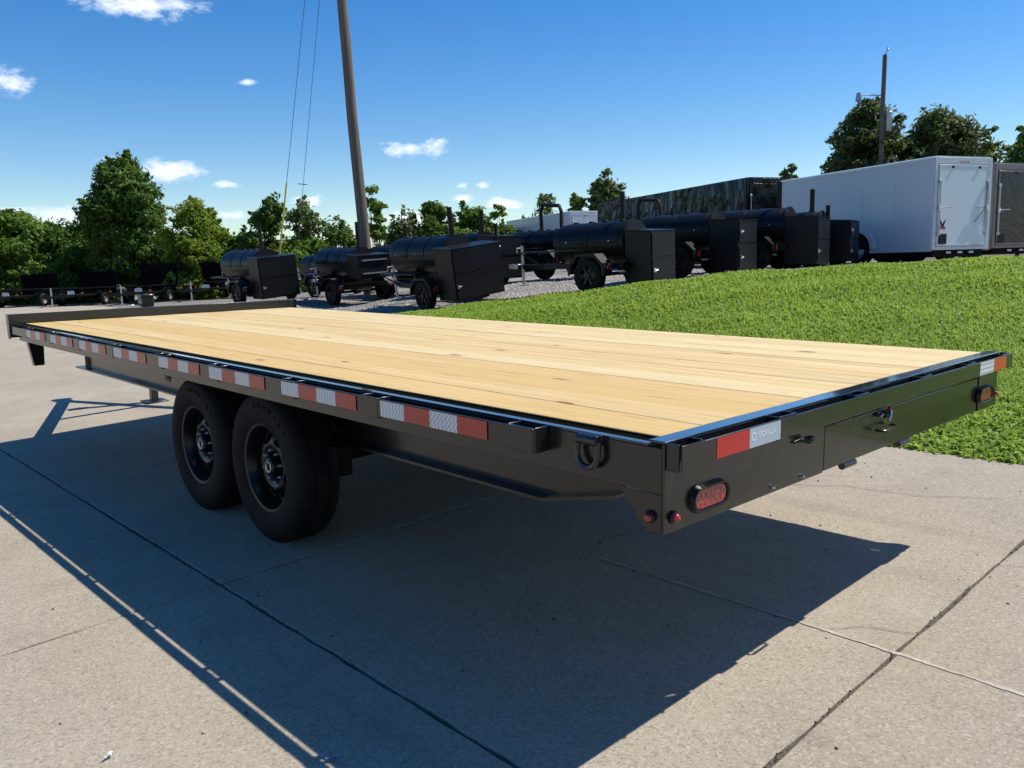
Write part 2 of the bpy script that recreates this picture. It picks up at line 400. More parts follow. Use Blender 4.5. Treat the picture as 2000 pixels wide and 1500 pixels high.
# ---------------------------------------------------------------- terrain
def zc(x): return .033 * (min(max(x, -4.2), 3.75) - .25)
CREST = [(10.1, 13.2, .43), (10.1, 11.6, .60), (10.1, 9.2, .764), (10.7, 7.9, .93), (11.65, 6.43, 1.06), (13.1, 4.4, 1.17), (14.2, 2.2, 1.20), (15.2, -.6, 1.2), (17, -6, 1.25), (19, -12, 1.2)]
CP = [(3.75, y, .115) for y in (-12, -8, -4, 0, 4, 8, 12, 15)] + [(0, y, 0) for y in (-10, 0, 10, 20)] + CREST + [
    (17.4, 7.2, 1.10), (19.5, 6, 1.08), (14.2, 8.2, 1.06), (22, 12, 1.1), (17, 12.5, 1.02), (26, 22, 1.1), (30, 28, 1.1), (12.9, 14.6, .86), (14.6, 14, .96),
    (11.1, 18.8, .42), (9.7, 21.5, .46), (13, 19, .6), (12.8, 23, .5), (9, 36, 0), (15, 30, .35), (24, 38, .3), (5, 45, 0), (8, 24, .18), (6.5, 19, .14), (0, 50, 0), (40, 17, 1), (40, 4, 1.05), (30, 3, 1.1), (28, -6, 1.15),
    (35, 33, .7), (12, 42, -.02), (20, 50, 0), (45, 35, .7), (55, 15, .8), (11.35, 9.3, .80), (13.7, 9.2, 1.02), (15.7, 8.6, 1.07)]
_c = np.array(CP); _A = np.sqrt(((_c[:, None, :2] - _c[None, :, :2]) ** 2).sum(-1) + 1.5)
_w = np.linalg.solve(np.block([[_A, np.ones((len(_c), 1))], [np.ones((1, len(_c))), np.zeros((1, 1))]]), np.r_[_c[:, 2], 0])
def H(x, y):
    x = np.asarray(x, float); y = np.asarray(y, float)
    d = np.sqrt((x[..., None] - _c[:, 0]) ** 2 + (y[..., None] - _c[:, 1]) ** 2 + 1.5)
    return d @ _w[:-1] + _w[-1]
def h1(x, y): return float(H(x, y))

# far land
o = MB().add([(-900, -900, -.6), (900, -900, -.6), (900, 900, -.6), (-900, 900, -.6)], [(0, 1, 2, 3)]).build('ground', LAND); o['kind'] = 'structure'
# concrete pavement: base of dirt in the joints + slabs
base = MB()
xs_all = (-34, -4.2, 3.75)
base.add([(x, y, zc(x) - .035) for x in xs_all for y in (-14, 14, 46)], [(0, 3, 4, 1), (1, 4, 5, 2), (3, 6, 7, 4), (4, 7, 8, 5)])
base.add([(3.75, 14, .08), (10.5, 38, -.02), (10.5, 46, -.03), (3.75, 46, -.02)], [(0, 1, 2, 3)])
pave = base.build('pavement', JOINT); pave['kind'] = 'structure'
random.seed(3)
XJ = [-11.6, -7.9, -4.2, -.2, 3.75]; YJ = [-9.9, -7.45, -5.0, -2.6, -.155, 2.25, 4.78, 7.2, 9.65, 12.1, 14.5]
g = .007
def edge_pts(a, b, n, amp):
    return [(a[0] + (b[0] - a[0]) * i / n + random.uniform(-amp, amp), a[1] + (b[1] - a[1]) * i / n + random.uniform(-amp, amp)) for i in range(n)]
def slab(x0, x1, y0, y1, dz=0, n=30, amp=.0045):
    pts = edge_pts((x0 + g, y0 + g), (x1 - g, y0 + g), n, amp) + edge_pts((x1 - g, y0 + g), (x1 - g, y1 - g), n, amp) + edge_pts((x1 - g, y1 - g), (x0 + g, y1 - g), n, amp) + edge_pts((x0 + g, y1 - g), (x0 + g, y0 + g), n, amp)
    mb = MB(); k = len(pts); e = .005
    cx, cy = (x0 + x1) / 2, (y0 + y1) / 2
    top = [(px + (e if px < cx else -e), py + (e if py < cy else -e), zc(px) + dz) for px, py in pts]
    low = [(px, py, zc(px) + dz - e) for px, py in pts]; bot = [(px, py, zc(px) - .05) for px, py in pts]
    mb.add(top + low + bot, [tuple(range(k))] + [(k + i, k + (i + 1) % k, (i + 1) % k, i) for i in range(k)] + [(2 * k + i, 2 * k + (i + 1) % k, k + (i + 1) % k, k + i) for i in range(k)])
    return mb.build('slab', CONC, pave)
for i in range(len(XJ) - 1):
    for j in range(len(YJ) - 1):
        slab(XJ[i], XJ[i + 1], YJ[j], YJ[j + 1], random.uniform(-.001, .001))
far = MB()
for y0 in np.arange(14.5, 45, 5.0):
    for (xa, xb) in ((-34, -24), (-24, -18), (-18, -11.6), (-11.6, -4.2), (-4.2, 3.75)):
        far.add([(xa + .01, y0 + .01, zc(xa)), (xb - .01, y0 + .01, zc(xb)), (xb - .01, y0 + 4.99, zc(xb)), (xa + .01, y0 + 4.99, zc(xa))], [(0, 1, 2, 3)])
far.add([(3.75, 14.5, .11), (10.2, 36, .02), (10.2, 44.5, .0), (3.75, 44.5, .05)], [(0, 1, 2, 3)])
for y0 in np.arange(-9.9, 14.4, 4.9):
    for (xa, xb) in ((-34, -24), (-24, -18), (-18, -11.6)):
        far.add([(xa + .01, y0 + .01, zc(xa)), (xb - .01, y0 + .01, zc(xb)), (xb - .01, y0 + 4.89, zc(xb)), (xa + .01, y0 + 4.89, zc(xa))], [(0, 1, 2, 3)])
fo = far.build('far_slab', CONC, pave); fo['kind'] = 'stuff'
def ribbon(name, pts, w, mat, jit=.006, lift=.005, step=.03):
    mb = MB(); P = []
    for a, b in zip(pts[:-1], pts[1:]):
        a, b = Vector(a), Vector(b); n = max(2, int((b - a).length / step)); P += [a.lerp(b, i / n) for i in range(n)]
    P.append(Vector(pts[-1])); L, Rr = [], []
    for i, q in enumerate(P):
        d = (P[min(i + 1, len(P) - 1)] - P[max(i - 1, 0)]).normalized(); nn = Vector((-d.y, d.x))
        q = q + nn * random.uniform(-jit, jit); ww = w * random.uniform(.55, 1.15) / 2
        for lst, sg in ((L, 1), (Rr, -1)):
            e = q + nn * ww * sg; lst.append((e.x, e.y, zc(e.x) + lift))
    n = len(P); mb.add(L + Rr, [(i, i + 1, n + i + 1, n + i) for i in range(n - 1)])
    return mb.build(name, mat, pave)
ribbon('crack', [(1.2, 1.3), (1.75, 1.22), (2.15, 1.28), (2.6, 1.05), (2.75, .8), (2.8, .45), (3.0, .1)], .004, CRACK, .006)
ribbon('crack', [(2.05, -.15), (2.15, -.3), (2.13, -.45)], .003, CRACK)
ribbon('crack', [(1.25, -.15), (1.2, .0), (1.1, .08)], .003, CRACK)
ribbon('painted_line', [(1.09, 1.15), (1.085, .3), (1.07, -.5), (1.05, -3)], .017, PLINE, .003, lift=.0032, step=.02)
# joint weeds and grit along the long joint
gr = MB()
for _ in range(380):
    y = random.uniform(-3, 7); x = -.2 + random.gauss(0, .012); s = random.uniform(.002, .007)
    gr.add([(x - s, y - s, zc(x) - .004), (x + s, y - s, zc(x) - .004), (x, y + s, zc(x) - .004), (x, y, zc(x) + s * .45 - .002)], [(0, 1, 3), (1, 2, 3), (2, 0, 3)])
for _ in range(260):
    x = random.uniform(-4, 3.7); y = -.155 + random.gauss(0, .010); s = random.uniform(.002, .006)
    gr.add([(x - s, y - s, zc(x) - .004), (x + s, y - s, zc(x) - .004), (x, y + s, zc(x) - .004), (x, y, zc(x) + s * .45 - .002)], [(0, 1, 3), (1, 2, 3), (2, 0, 3)])
for _ in range(260):
    x = random.uniform(-2.5, 3.7); y = random.uniform(-1, 4); s = random.uniform(.002, .0065)
    gr.add([(x - s, y - s, zc(x) + .001), (x + s, y - s, zc(x) + .001), (x, y + s, zc(x) + .001), (x, y, zc(x) + s * 1.2)], [(0, 1, 3), (1, 2, 3), (2, 0, 3)])
o = gr.build('joint_grit', JOINT); o['kind'] = 'stuff'; o['label'] = 'dark grit and crumbs in the concrete joints'

# gravel lot
FRONT = [(5.4, 46), (6.0, 32), (4.6, 22), (3.75, 14.5), (6.5, 13.0)] + [(a, b) for a, b, c in CREST]
BACK = [(16, 56), (24, 52), (30, 46), (36, 44), (42, 42), (46, 38), (50, 33), (52, 28), (54, 22), (55, 16), (56, 11), (56, 6), (56, 1), (55, -6), (54, -14)]
nt = 36; V = []; n_s = 6
def resample(pl, k):
    out = []
    for a, b in zip(pl[:-1], pl[1:]):
        for i in range(k): out.append((a[0] + (b[0] - a[0]) * i / k, a[1] + (b[1] - a[1]) * i / k))
    out.append(pl[-1]); return np.array(out)
Fp, Bp = resample(FRONT, n_s), resample(BACK[:len(FRONT)], n_s)
tt = np.linspace(0, 1, nt) ** 1.7
G = Fp[:, None] * (1 - tt)[None, :, None] + Bp[:, None] * tt[None, :, None]
rng = np.random.default_rng(5)
Z = H(G[..., 0], G[..., 1]) + rng.normal(0, .008, G.shape[:2])
Z[:, 0] -= .02
idx = np.arange(G.shape[0] * nt).reshape(G.shape[0], nt)
F = np.stack([idx[:-1, :-1], idx[1:, :-1], idx[1:, 1:], idx[:-1, 1:]], -1).reshape(-1, 4)
me = np_mesh('gravel_lot', np.dstack([G, Z]).reshape(-1, 3), F, GRAV); me.polygons.foreach_set('use_smooth', [True] * len(me.polygons))
o = bpy.data.objects.new('gravel_lot', me); COL.objects.link(o); o['kind'] = 'structure'
# loose stones
N = 26000
i0 = rng.random(N); k0 = rng.integers(2 * n_s, (len(FRONT) - 4) * n_s, N); f0 = rng.random(N)[:, None]
a = Fp[k0] * (1 - f0) + Fp[k0 + 1] * f0; b = Bp[k0] * (1 - f0) + Bp[k0 + 1] * f0
tq = (i0 ** 2 * .28)[:, None]; q = a * (1 - tq) + b * tq
q = q + rng.normal(0, .15, q.shape); s = rng.uniform(.012, .034, N)
z = H(q[:, 0], q[:, 1]) - .004
th = rng.uniform(0, 6.28, N); base_v = []
for k in range(4):
    an = th + k * 1.571; base_v.append(np.stack([q[:, 0] + s * np.cos(an) * rng.uniform(.7, 1.3, N), q[:, 1] + s * np.sin(an), z], 1))
base_v.append(np.stack([q[:, 0] + s * .3 * np.cos(th), q[:, 1], z + s * rng.uniform(.6, 1.1, N)], 1))
VV = np.stack(base_v, 1).reshape(-1, 3); bi = np.arange(N)[:, None] * 5
FF = np.stack([bi + np.array([[k, (k + 1) % 4, 4]]) for k in range(4)], 1).reshape(-1, 3)
o = bpy.data.objects.new('loose_gravel', np_mesh('loose_gravel', VV, FF, STONE)); COL.objects.link(o); o['kind'] = 'stuff'; o['label'] = 'loose crushed grey stones over the lot'

# grass bank: between the concrete edge and the crest
LOW = [(3.72, 13.2), (3.73, 11.4), (3.72, 9.4), (3.73, 7.6), (3.72, 5.8), (3.73, 4), (3.72, 2.2), (3.73, -.6), (3.72, -6), (3.73, -12)]
HIGH = [(a, b) for a, b, c in CREST]
Lp, Hp = resample(LOW, 14), resample(HIGH, 14)
nb = 60; tb = np.linspace(0, 1, nb)
Gb = Lp[:, None] * (1 - tb)[None, :, None] + Hp[:, None] * tb[None, :, None]
def bank_z(x, y, t):
    lump = .018 * np.sin(x * 2.3 + y * 1.1) + .014 * np.sin(y * 3.1 - x * 1.7) + .01 * np.sin(x * 5.3 + 1) * np.sin(y * 4.7)
    return H(x, y) + lump * np.clip(t * 8, 0, 1) + .03 * np.clip(t * 12, 0, 1)
Zb = bank_z(Gb[..., 0], Gb[..., 1], tb[None, :])
Zb[:, 0] -= .06; Zb[:, -1] -= .05
idx = np.arange(Gb.shape[0] * nb).reshape(Gb.shape[0], nb)
F = np.stack([idx[:-1, :-1], idx[:-1, 1:], idx[1:, 1:], idx[1:, :-1]], -1).reshape(-1, 4)
me = np_mesh('grass_bank', np.dstack([Gb, Zb]).reshape(-1, 3), F, TURF); me.polygons.foreach_set('use_smooth', [True] * len(me.polygons))
o = bpy.data.objects.new('grass_bank', me); COL.objects.link(o); o['kind'] = 'structure'
# blades
CAMP = np.array([-1.614, -1.213, 1.349])
NB = 900000
k0 = rng.integers(0, len(Lp) - 1, NB); f0 = rng.random(NB)[:, None]
cw = np.linalg.norm((Hp - Lp), axis=1); seg = np.linalg.norm(np.diff(Lp, axis=0), axis=1)
pk = seg * (cw[:-1] + cw[1:]); k0 = rng.choice(len(seg), NB, p=pk / pk.sum())
t0 = rng.random(NB)[:, None]
a = Lp[k0] * (1 - f0) + Lp[k0 + 1] * f0; b = Hp[k0] * (1 - f0) + Hp[k0 + 1] * f0
q = a * (1 - t0) + b * t0
rel = q - CAMP[:2]; dep = rel @ np.array([.679, .734]); lat = rel @ np.array([.731, -.682])
vis = (dep > 2) & (lat < dep * .80 + 1) & (lat > -dep * .2)
keep = vis & (rng.random(NB) < np.clip((6.0 / np.maximum(dep, 1)) ** 1.4, .05, 1)) & ~(((q[:, 0] < 6.3) & (q[:, 1] > 4.5)) & (rng.random(NB) > .1))
q = q[keep]; t0 = t0[keep, 0]; dep = dep[keep]; n = len(q)
if n > 260000:
    sel = rng.permutation(n)[:260000]; q, t0, dep = q[sel], t0[sel], dep[sel]; n = 260000
ft = np.clip(dep / 7, .9, 2.6)
patch = .5 + .5 * np.sin(q[:, 0] * 1.9 + 1.3 * np.sin(q[:, 1] * 1.2)) * np.sin(q[:, 1] * 1.6 + q[:, 0])
ln = rng.uniform(.025, .062, n) * (.75 + .55 * patch) * np.clip(ft, .9, 1.5); wd = rng.uniform(.0035, .0075, n) * ft
ang = rng.uniform(0, 6.283, n); lean = rng.uniform(.4, 1.5, n)
broad_ = (t0 < .16 * rng.random(n)) & (rng.random(n) < .5)      # broad-leaved weeds along the paving edge
wd = np.where(broad_, wd * 3.0, wd); ln = np.where(broad_, ln * 1.25, ln)
z = bank_z(q[:, 0], q[:, 1], t0) - .006
dx, dy = np.cos(ang), np.sin(ang); px_, py_ = -dy, dx
def bp(along, up, side):
    return np.stack([q[:, 0] + dx * along * ln * lean + px_ * wd * side, q[:, 1] + dy * along * ln * lean + py_ * wd * side, z + up * ln], 1)
VV = np.stack([bp(0, 0, -.6), bp(0, 0, .6), bp(.35, .62, .9), bp(.35, .62, -.9), bp(1.0, .9 - .0, 0)], 1)
VV[:, 4, 2] = z + ln * np.clip(1.05 - lean * .45, .25, 1)
bi = np.arange(n)[:, None] * 5
FF = np.concatenate([bi + np.array([[0, 1, 2]]), bi + np.array([[0, 2, 3]]), bi + np.array([[3, 2, 4]])], 0)
me = np_mesh('grass', VV.reshape(-1, 3), FF, GRASS, np.repeat(np.clip(rng.normal(.36, .33, n) + .35 * (patch - .5), 0, 1), 5))
o = bpy.data.objects.new('grass', me); COL.objects.link(o); o['kind'] = 'stuff'; o['label'] = 'short bright green lawn grass on the sunlit bank'
# small white specks standing in for highlights on the lawn
sel = rng.permutation(n)[:300]; mb = MB()
for i in sel:
    x, y, zz = q[i, 0], q[i, 1], z[i] + .055; s = .008 * min(ft[i], 1.6)
    mb.add([(x + s, y, zz), (x - s, y, zz), (x, y + s, zz), (x, y - s, zz), (x, y, zz + s), (x, y, zz - s)], [(0, 2, 4), (2, 1, 4), (1, 3, 4), (3, 0, 4), (2, 0, 5), (1, 2, 5), (3, 1, 5), (0, 3, 5)])
o = mb.build('grass_glints', GLINT); o['kind'] = 'stuff'; o['label'] = 'scattered small white specks painted as highlights on the lawn'

# ---------------------------------------------------------------- flatbed trailer
W = 2.44
T = thing('flatbed_trailer', 'long black flatbed deckover trailer with new yellow pine deck on the concrete', 'trailer', (0, 0, 0), (.0132, 0, 0))
random.seed(11)
# planks
pw = .186; x = .052
while x < W - .06:
    x1 = min(x + pw, W - .052)
    if W - .052 - x1 < .03: x1 = W - .052
    w_ = x1 - x
    dz = random.uniform(-.0012, .0012); gap = random.choice((.0005, .0007, .0009, .0016))
    e = .0016; hw = w_ / 2 - gap
    mb = MB(); y0, y1 = .052 + random.uniform(0, .002), 6.325
    prof = [(-hw, .872), (hw, .872), (hw, .909 + dz - e), (hw - e, .909 + dz), (-hw + e, .909 + dz), (-hw, .909 + dz - e)]
    mb.prism(prof, 'y', y0, y1)
    mb.build('plank', WOOD, T, loc=(x + w_ / 2, 0, 0))
    x = x1
# side channels (web + flanges)
def channel(xo, sgn):
    a, b = xo, xo + sgn * .006
    MB().prism([(xo, .775), (xo + sgn * .05, .775), (xo + sgn * .05, .781), (b, .781), (b, .892), (xo, .892)], 'y', .009, 6.35).build('side_channel', BLK, T, bevel=.0018)
    MB().box(*sorted((xo, xo + sgn * .0505)), .051, 6.35, .8925, .899).build('channel_flange', GLO, T, bevel=.0015)
channel(0, 1); channel(W, -1)
for xa in (.0512, W - .0519): MB().box(xa, xa + .0007, .053, 6.32, .8995, .9065).build('board_edge_strip', DARK, T)  # thin black strip covering the outer edges of the boards
# rear plate with a notch for the ramp slot, top angle
MB().prism([(0, .673), (.826, .673), (.826, .822), (2.21, .822), (2.21, .673), (W, .673), (W, .903), (0, .903)], 'y', .0, .008).build('rear_plate', BLK, T, bevel=.0012)
MB().box(0, W, -.002, .05, .9035, .910).build('rear_deck_edge', GLO, T, bevel=.002)
MB().box(.84, 2.205, .004, .010, .675, .817).build('ramp_door', BLK, T, bevel=.001)
MB().box(.80, 2.24, .05, .056, .66, .83).build('ramp_slot', DARK, T)
# gusset ends
for xo, sg in ((0, 1), (W, -1)):
    MB().prism([(.009, .673), (.055, .673), (.142, .7735), (.009, .7735)], 'x', xo, xo + sg * .006).build('rear_gusset', BLK, T, bevel=.001)
# rub rails
RB = .055
rl = MB().box(-RB, -RB + .006, .40, 6.40, .832, .893).build('rub_rail', BLK, T, bevel=.0012)
MB().box(W + RB - .006, W + RB, .0, 6.40, .832, .893).build('rub_rail', BLK, T, bevel=.0012)
MB().box(.02, W + .03, -.045, -.039, .846, .903).build('rear_rub_rail', BLK, T, bevel=.0012)
def pocket_side(x0, y, s=1):     # U-shaped stake pocket on a long side
    mb = MB(); xa, xb = (x0 - .052, x0 - .0005) if s > 0 else (x0 + .0005, x0 + .052)
    mb.box(xa, xb, y - .057, y - .051, .825, .897); mb.box(xa, xb, y + .051, y + .057, .825, .897)
    fx = (xa - .001, xa + .005) if s > 0 else (xb - .005, xb + .001)
    return mb.box(fx[0] - (.0035 if s > 0 else -.0), fx[1] + (.0 if s > 0 else .0035), y - .0505, y + .0505, .826, .8945)
PY = [.455, 1.215, 1.80, 2.515, 3.19, 3.95, 4.60, 5.25, 5.92]
for y in PY:
    pocket_side(0, y).build('stake_pocket', BLK, T, bevel=.0018); pocket_side(W, y, -1).build('stake_pocket', BLK, T, bevel=.0018)
for xx in (.055, .525, 1.0, 1.525, 1.985, 2.40):
    mb = MB(); mb.box(xx - .05, xx - .044, -.0385, -.0005, .838, .907); mb.box(xx + .044, xx + .05, -.0385, -.0005, .838, .907)
    if xx < .1: mb.box(xx - .05, xx + .05, -.0485, -.0455, .838, .9065)
    else: mb.box(xx - .043, xx + .043, -.0385, -.034, .85, .9075)
    mb.build('stake_pocket', BLK, T, bevel=.0015)
# conspicuity tape on the left rail and the rear rail
def tape_piece(name, m, x0, x1, y0, y1, z0, z1): return MB().box(x0, x1, y0, y1, z0, z1).build(name, m, T)
for (ya, yb) in ((.594, 1.145), (1.30, 1.735), (1.99, 2.45), (2.66, 3.125), (3.34, 3.885), (4.0, 4.535), (4.67, 5.185), (5.33, 5.855)):
    ya, yb = (ya, yb)
for ya in (.594, 1.297, 1.995, 2.66, 3.36, 4.02, 4.68, 5.34):
    w_ = .1375 if ya < 2.2 else .128
    for k in range(4):
        tape_piece('red_tape' if k % 2 == 0 else 'silver_tape', TRED if k % 2 == 0 else TWHT, -RB - .0034, -RB - .0024, ya + k * w_, ya + (k + 1) * w_ - .0005, .8355, .8895)
tape_piece('red_tape', TREAR, .157, .311, -.0462, -.0452, .847, .9005)
wt = tape_piece('silver_tape', TW2, .312, .472, -.0462, -.0452, .847, .9005)
tape_piece('silver_tape', TWHT, 2.065, 2.229, -.0462, -.0452, .847, .8995)
tape_piece('red_tape', TORG, 2.2295, 2.385, -.0462, -.0452, .847, .8995)
# brand print on the silver tape
me = text_mesh('GORILLA', .0225, .0002); me.transform(Matrix.Rotation(R(90), 4, 'X')); me.materials.append(GREY)
o = bpy.data.objects.new('lettering', me); COL.objects.link(o); o.parent = wt; o.location = (.400, -.0466, .8765)
MB().lathe([(.0085, -.0001), (.0118, -.0001), (.0118, .0002), (.0085, .0002)], (.333, -.0466, .8765), 'y', 20, closed=True).build('logo_ring', GREY, wt)
# tail lights
def stadium(cx, cz, hl, hr, n=8):
    pts = []
    for k in range(n + 1):
        a = -math.pi / 2 + math.pi * k / n; pts.append((cx + hl + hr * math.cos(a), cz + hr * math.sin(a)))
    for k in range(n + 1):
        a = math.pi / 2 + math.pi * k / n; pts.append((cx - hl + hr * math.cos(a), cz + hr * math.sin(a)))
    return pts
def tail_light(cx, cz, m):
    outer, inner = stadium(cx, cz, .047, .038), stadium(cx, cz, .045, .027)
    k = len(outer); mb = MB()
    mid = stadium(cx, cz, .047, .033)
    vs = [(a, -.001, b) for a, b in outer] + [(a, -.016, b) for a, b in mid] + [(a, -.014, b) for a, b in inner] + [(a, -.006, b) for a, b in inner]
    fs = [(l * k + i, l * k + (i + 1) % k, (l + 1) * k + (i + 1) % k, (l + 1) * k + i) for l in range(3) for i in range(k)]
    gm = mb.add(vs, fs).build('tail_light', RIM, T)
    MB().prism(inner, 'y', -.0115, -.004).build('lens', m, gm, bevel=.003)
    d = MB()
    for r in range(2):
        for c_ in range(5):
            d.lathe([(.0085, 0), (.006, -.0006), (.0001, -.001)], (cx - .044 + c_ * .022, -.0116, cz - .011 + r * .022), 'y', 10)
    d.build('light_emitter', LRED, gm)
tail_light(.190, .7355, LRED); tail_light(2.27, .742, LRED)
def marker(cx, cz, ax, sg, x0=0, m=None):
    base_ = MB().lathe([(.0001, 0), (.017, 0), (.017, .004), (.013, .008), (.010, .009)], (0, 0, 0), 'y', 20)
    if ax == 'y': base_.v = [(cx + v[0], -v[1] - .0005, cz + v[2]) for v in base_.v]
    else: base_.v = [(x0 - sg * (v[1] + .0005), cx + v[0], cz + v[2]) for v in base_.v]
    b = base_.build('marker_light', RIM, T)
    l = MB().lathe([(.0115, .008), (.011, .014), (.007, .019), (.0001, .021)], (0, 0, 0), 'y', 16)
    if ax == 'y': l.v = [(cx + v[0], -v[1] - .0005, cz + v[2]) for v in l.v]
    else: l.v = [(x0 - sg * (v[1] + .0005), cx + v[0], cz + v[2]) for v in l.v]
    l.build('lens', m or LRED, b)
marker(.036, .712, 'y', 1); marker(2.395, .728, 'y', 1, m=LRD2); marker(.041, .7135, 'x', 1, 0); marker(.041, .7135, 'x', -1, W)
# plate bolts, chain hook loop, ramp latch
for bx, bz in ((.512, .690), (.688, .688)):
    b = MB().lathe([(.0001, -.010), (.0045, -.010), (.0052, -.007), (.0052, -.003)], (bx, 0, bz), 'y', 6).lathe([(.0085, -.003), (.0085, -.0005)], (bx, 0, bz), 'y', 14)
    b.build('bolt', CHR, T)
mb = MB(); cx, cz = .672, .808
pts = [(cx - .045, -.004, cz - .004), (cx - .02, -.01, cz - .001), (cx + .0, -.022, cz)]
mb.tube(pts, [.004, .006, .008], 8)
ring = [(cx + .012 + .017 * math.cos(a), -.024 - .012 * math.sin(a), cz + .002) for a in np.linspace(0, 6.283, 15)]
mb.tube(ring, .006, 8); mb.box(cx + .004, cx + .026, -.03, -.0005, cz - .012, cz - .002)
mb.build('plug_holder', RIM, T)
latch = MB().box(1.20, 1.30, -.006, -.0005, .796, .812).box(1.235, 1.275, -.02, -.006, .79, .815).build('ramp_latch', RIM, T, bevel=.002)
MB().tube([(1.258, -.012, .818), (1.256, -.024, .812), (1.246, -.03, .80), (1.238, -.028, .783)], [.0065, .0065, .005, .005], 8).tube([(1.205, -.012, .797), (1.222, -.016, .805)], .0035, 6).build('latch_pin', CHR, latch)
MB().lathe([(.0001, -.01), (.006, -.01), (.006, 0)], (1.258, -.016, .826), 'y', 10).build('pull_tag', REDP, latch)
MB().tube([(1.295, -.006, .7585), (1.298, -.028, .757), (1.292, -.034, .755), (1.20, -.034, .752), (1.192, -.028, .752), (1.19, -.004, .753)], .005, 8).build('door_handle', RIM, T)
MB().lathe([(.0001, -.006), (.003, -.006), (.003, 0)], (1.262, 0, .772), 'y', 8).build('rivet', CHR, T)
for xa in (.975, 1.415):
    MB().tube([(xa, .010, .6635), (xa + .088, .010, .6635)], .0125, 14).build('hinge_bar', BLK, T, bevel=.001)
MB().tube([(.9, .002, .8175), (1.05, .001, .8168), (1.5, .001, .8178), (1.9, .001, .8172)], .0022, 5).build('weld_bead', BLK, T)
# D-ring with its keeper, left side
dr = MB().tube([(-.0165, .20, .884), (-.0165, .272, .884)], .0145, 12).box(-.008, -.0005, .197, .275, .870, .898).build('ring_keeper', BLK, T, bevel=.001)
arc = [(-.0165, .200, .880), (-.019, .200, .845)] + [(-.02, .2365 - .0365 * math.cos(a), .845 - .036 * math.sin(a)) for a in np.linspace(.15, math.pi - .15, 9)] + [(-.019, .273, .845), (-.0165, .273, .880)]
MB().tube(arc, .0085, 10).build('tie_ring', BLK, dr)
# front rail
MB().box(-.06, W + .01, 6.352, 6.358, .80, .985).box(-.06, W + .01, 6.358, 6.41, .80, .806).box(-.06, W + .01, 6.3585, 6.405, .978, .985).build('front_rail', BLK, T, bevel=.0015)
for xx in (-.066, W + .0105):
    MB().box(xx, xx + .0055, 6.335, 6.41, .79, .988).build('rail_end_plate', BLK, T, bevel=.001)
MB().prism([(.035, .772), (.15, .772), (.14, .57), (.066, .57)], 'y', 6.25, 6.31).build('front_step_post', BLK, T, bevel=.003)
# beams: I-section, tapered at the rear
for bx in (.5, W - .5):
    MB().prism([(.53, .572), (.88, .492), (6.45, .503), (6.45, .76), (.53, .76)], 'x', bx - .003, bx + .003).build('main_beam', BLK, T)
    fl = MB()
    for (ya, za), (yb, zb) in zip([(.53, .566), (.88, .486)], [(.88, .486), (6.56, .497)]):
        fl.add([(bx + sx * .055, y, z + dz_) for (y, z) in ((ya, za), (yb, zb)) for dz_ in (-.006, .0055) for sx in (-1, 1)], [(0, 1, 3, 2), (4, 6, 7, 5), (0, 4, 5, 1), (2, 3, 7, 6), (0, 2, 6, 4), (1, 5, 7, 3)])
    fl.build('beam_flange', BLK, T)
    sp = MB()
    for yc in (2.60, 3.43):
        zc_ = .40 - .0132 * yc
        for k in range(5):
            L = .40 - k * .06
            sp.box(bx - .03 - .12, bx + .03 - .12, yc - L, yc + L, zc_ + .012 * k - .02, zc_ + .012 * k - .010)
        sp.box(bx - .16, bx - .08, yc - .05, yc + .05, zc_ - .05, zc_ - .02)
    for yc in (2.17, 3.015, 3.86): sp.box(bx - .16, bx - .08, yc - .05, yc + .05, .36, .50)
    sp.build('leaf_spring', DARK, T)
for yc in np.arange(.35, 6.3, .41):
    MB().box(.012, W - .012, yc - .02, yc + .02, .79, .870).build('crossmember', DARK, T)
for yc in (2.60, 3.43):
    z_ = .37 - .0132 * yc
    MB().tube([(.42, yc, z_), (W - .42, yc, z_ + .05)], .045, 12).build('axle', DARK, T)
MB().box(.493, .4965, 4.535, 4.595, .555, .612).build('side_marker', RIM, T, bevel=.002)
MB().lathe([(.02, -.012), (.014, -.02), (.0001, -.024)], (.496, 4.585, .585), 'x', 14).build('marker_lens', LAMB, T)
# tongue, coupler, jack
MB().bar((.5, 6.35, .56), (1.19, 8.35, .53), .06, .11).bar((W - .5, 6.35, .56), (W - 1.19, 8.35, .53), .06, .11).bar((.8, 7.25, .56), (W - .8, 7.25, .56), .05, .1).build('tongue', BLK, T)
MB().box(1.17, 1.27, 8.3, 8.62, .47, .60).lathe([(.0001, .08), (.05, .07), (.065, 0), (.06, -.09)], (1.22, 8.6, .52), 'z', 14).build('coupler', GAL, T, bevel=.01)
jk = MB().box(1.40, 1.48, 7.55, 7.63, .25, 1.03).box(1.375, 1.505, 7.525, 7.655, 1.03, 1.055).box(1.38, 1.50, 7.53, 7.65, .93, 1.03).build('jack', BLK, T, bevel=.006)
MB().box(1.405, 1.475, 7.555, 7.625, -.045, .30).box(1.33, 1.55, 7.48, 7.70, -.057, -.045).build('jack_foot', GAL if False else BLK, jk, bevel=.003)
MB().tube([(1.40, 7.59, .95), (1.30, 7.59, .95), (1.30, 7.59, .83), (1.24, 7.59, .83)], .009, 8).build('jack_crank', GAL, jk)
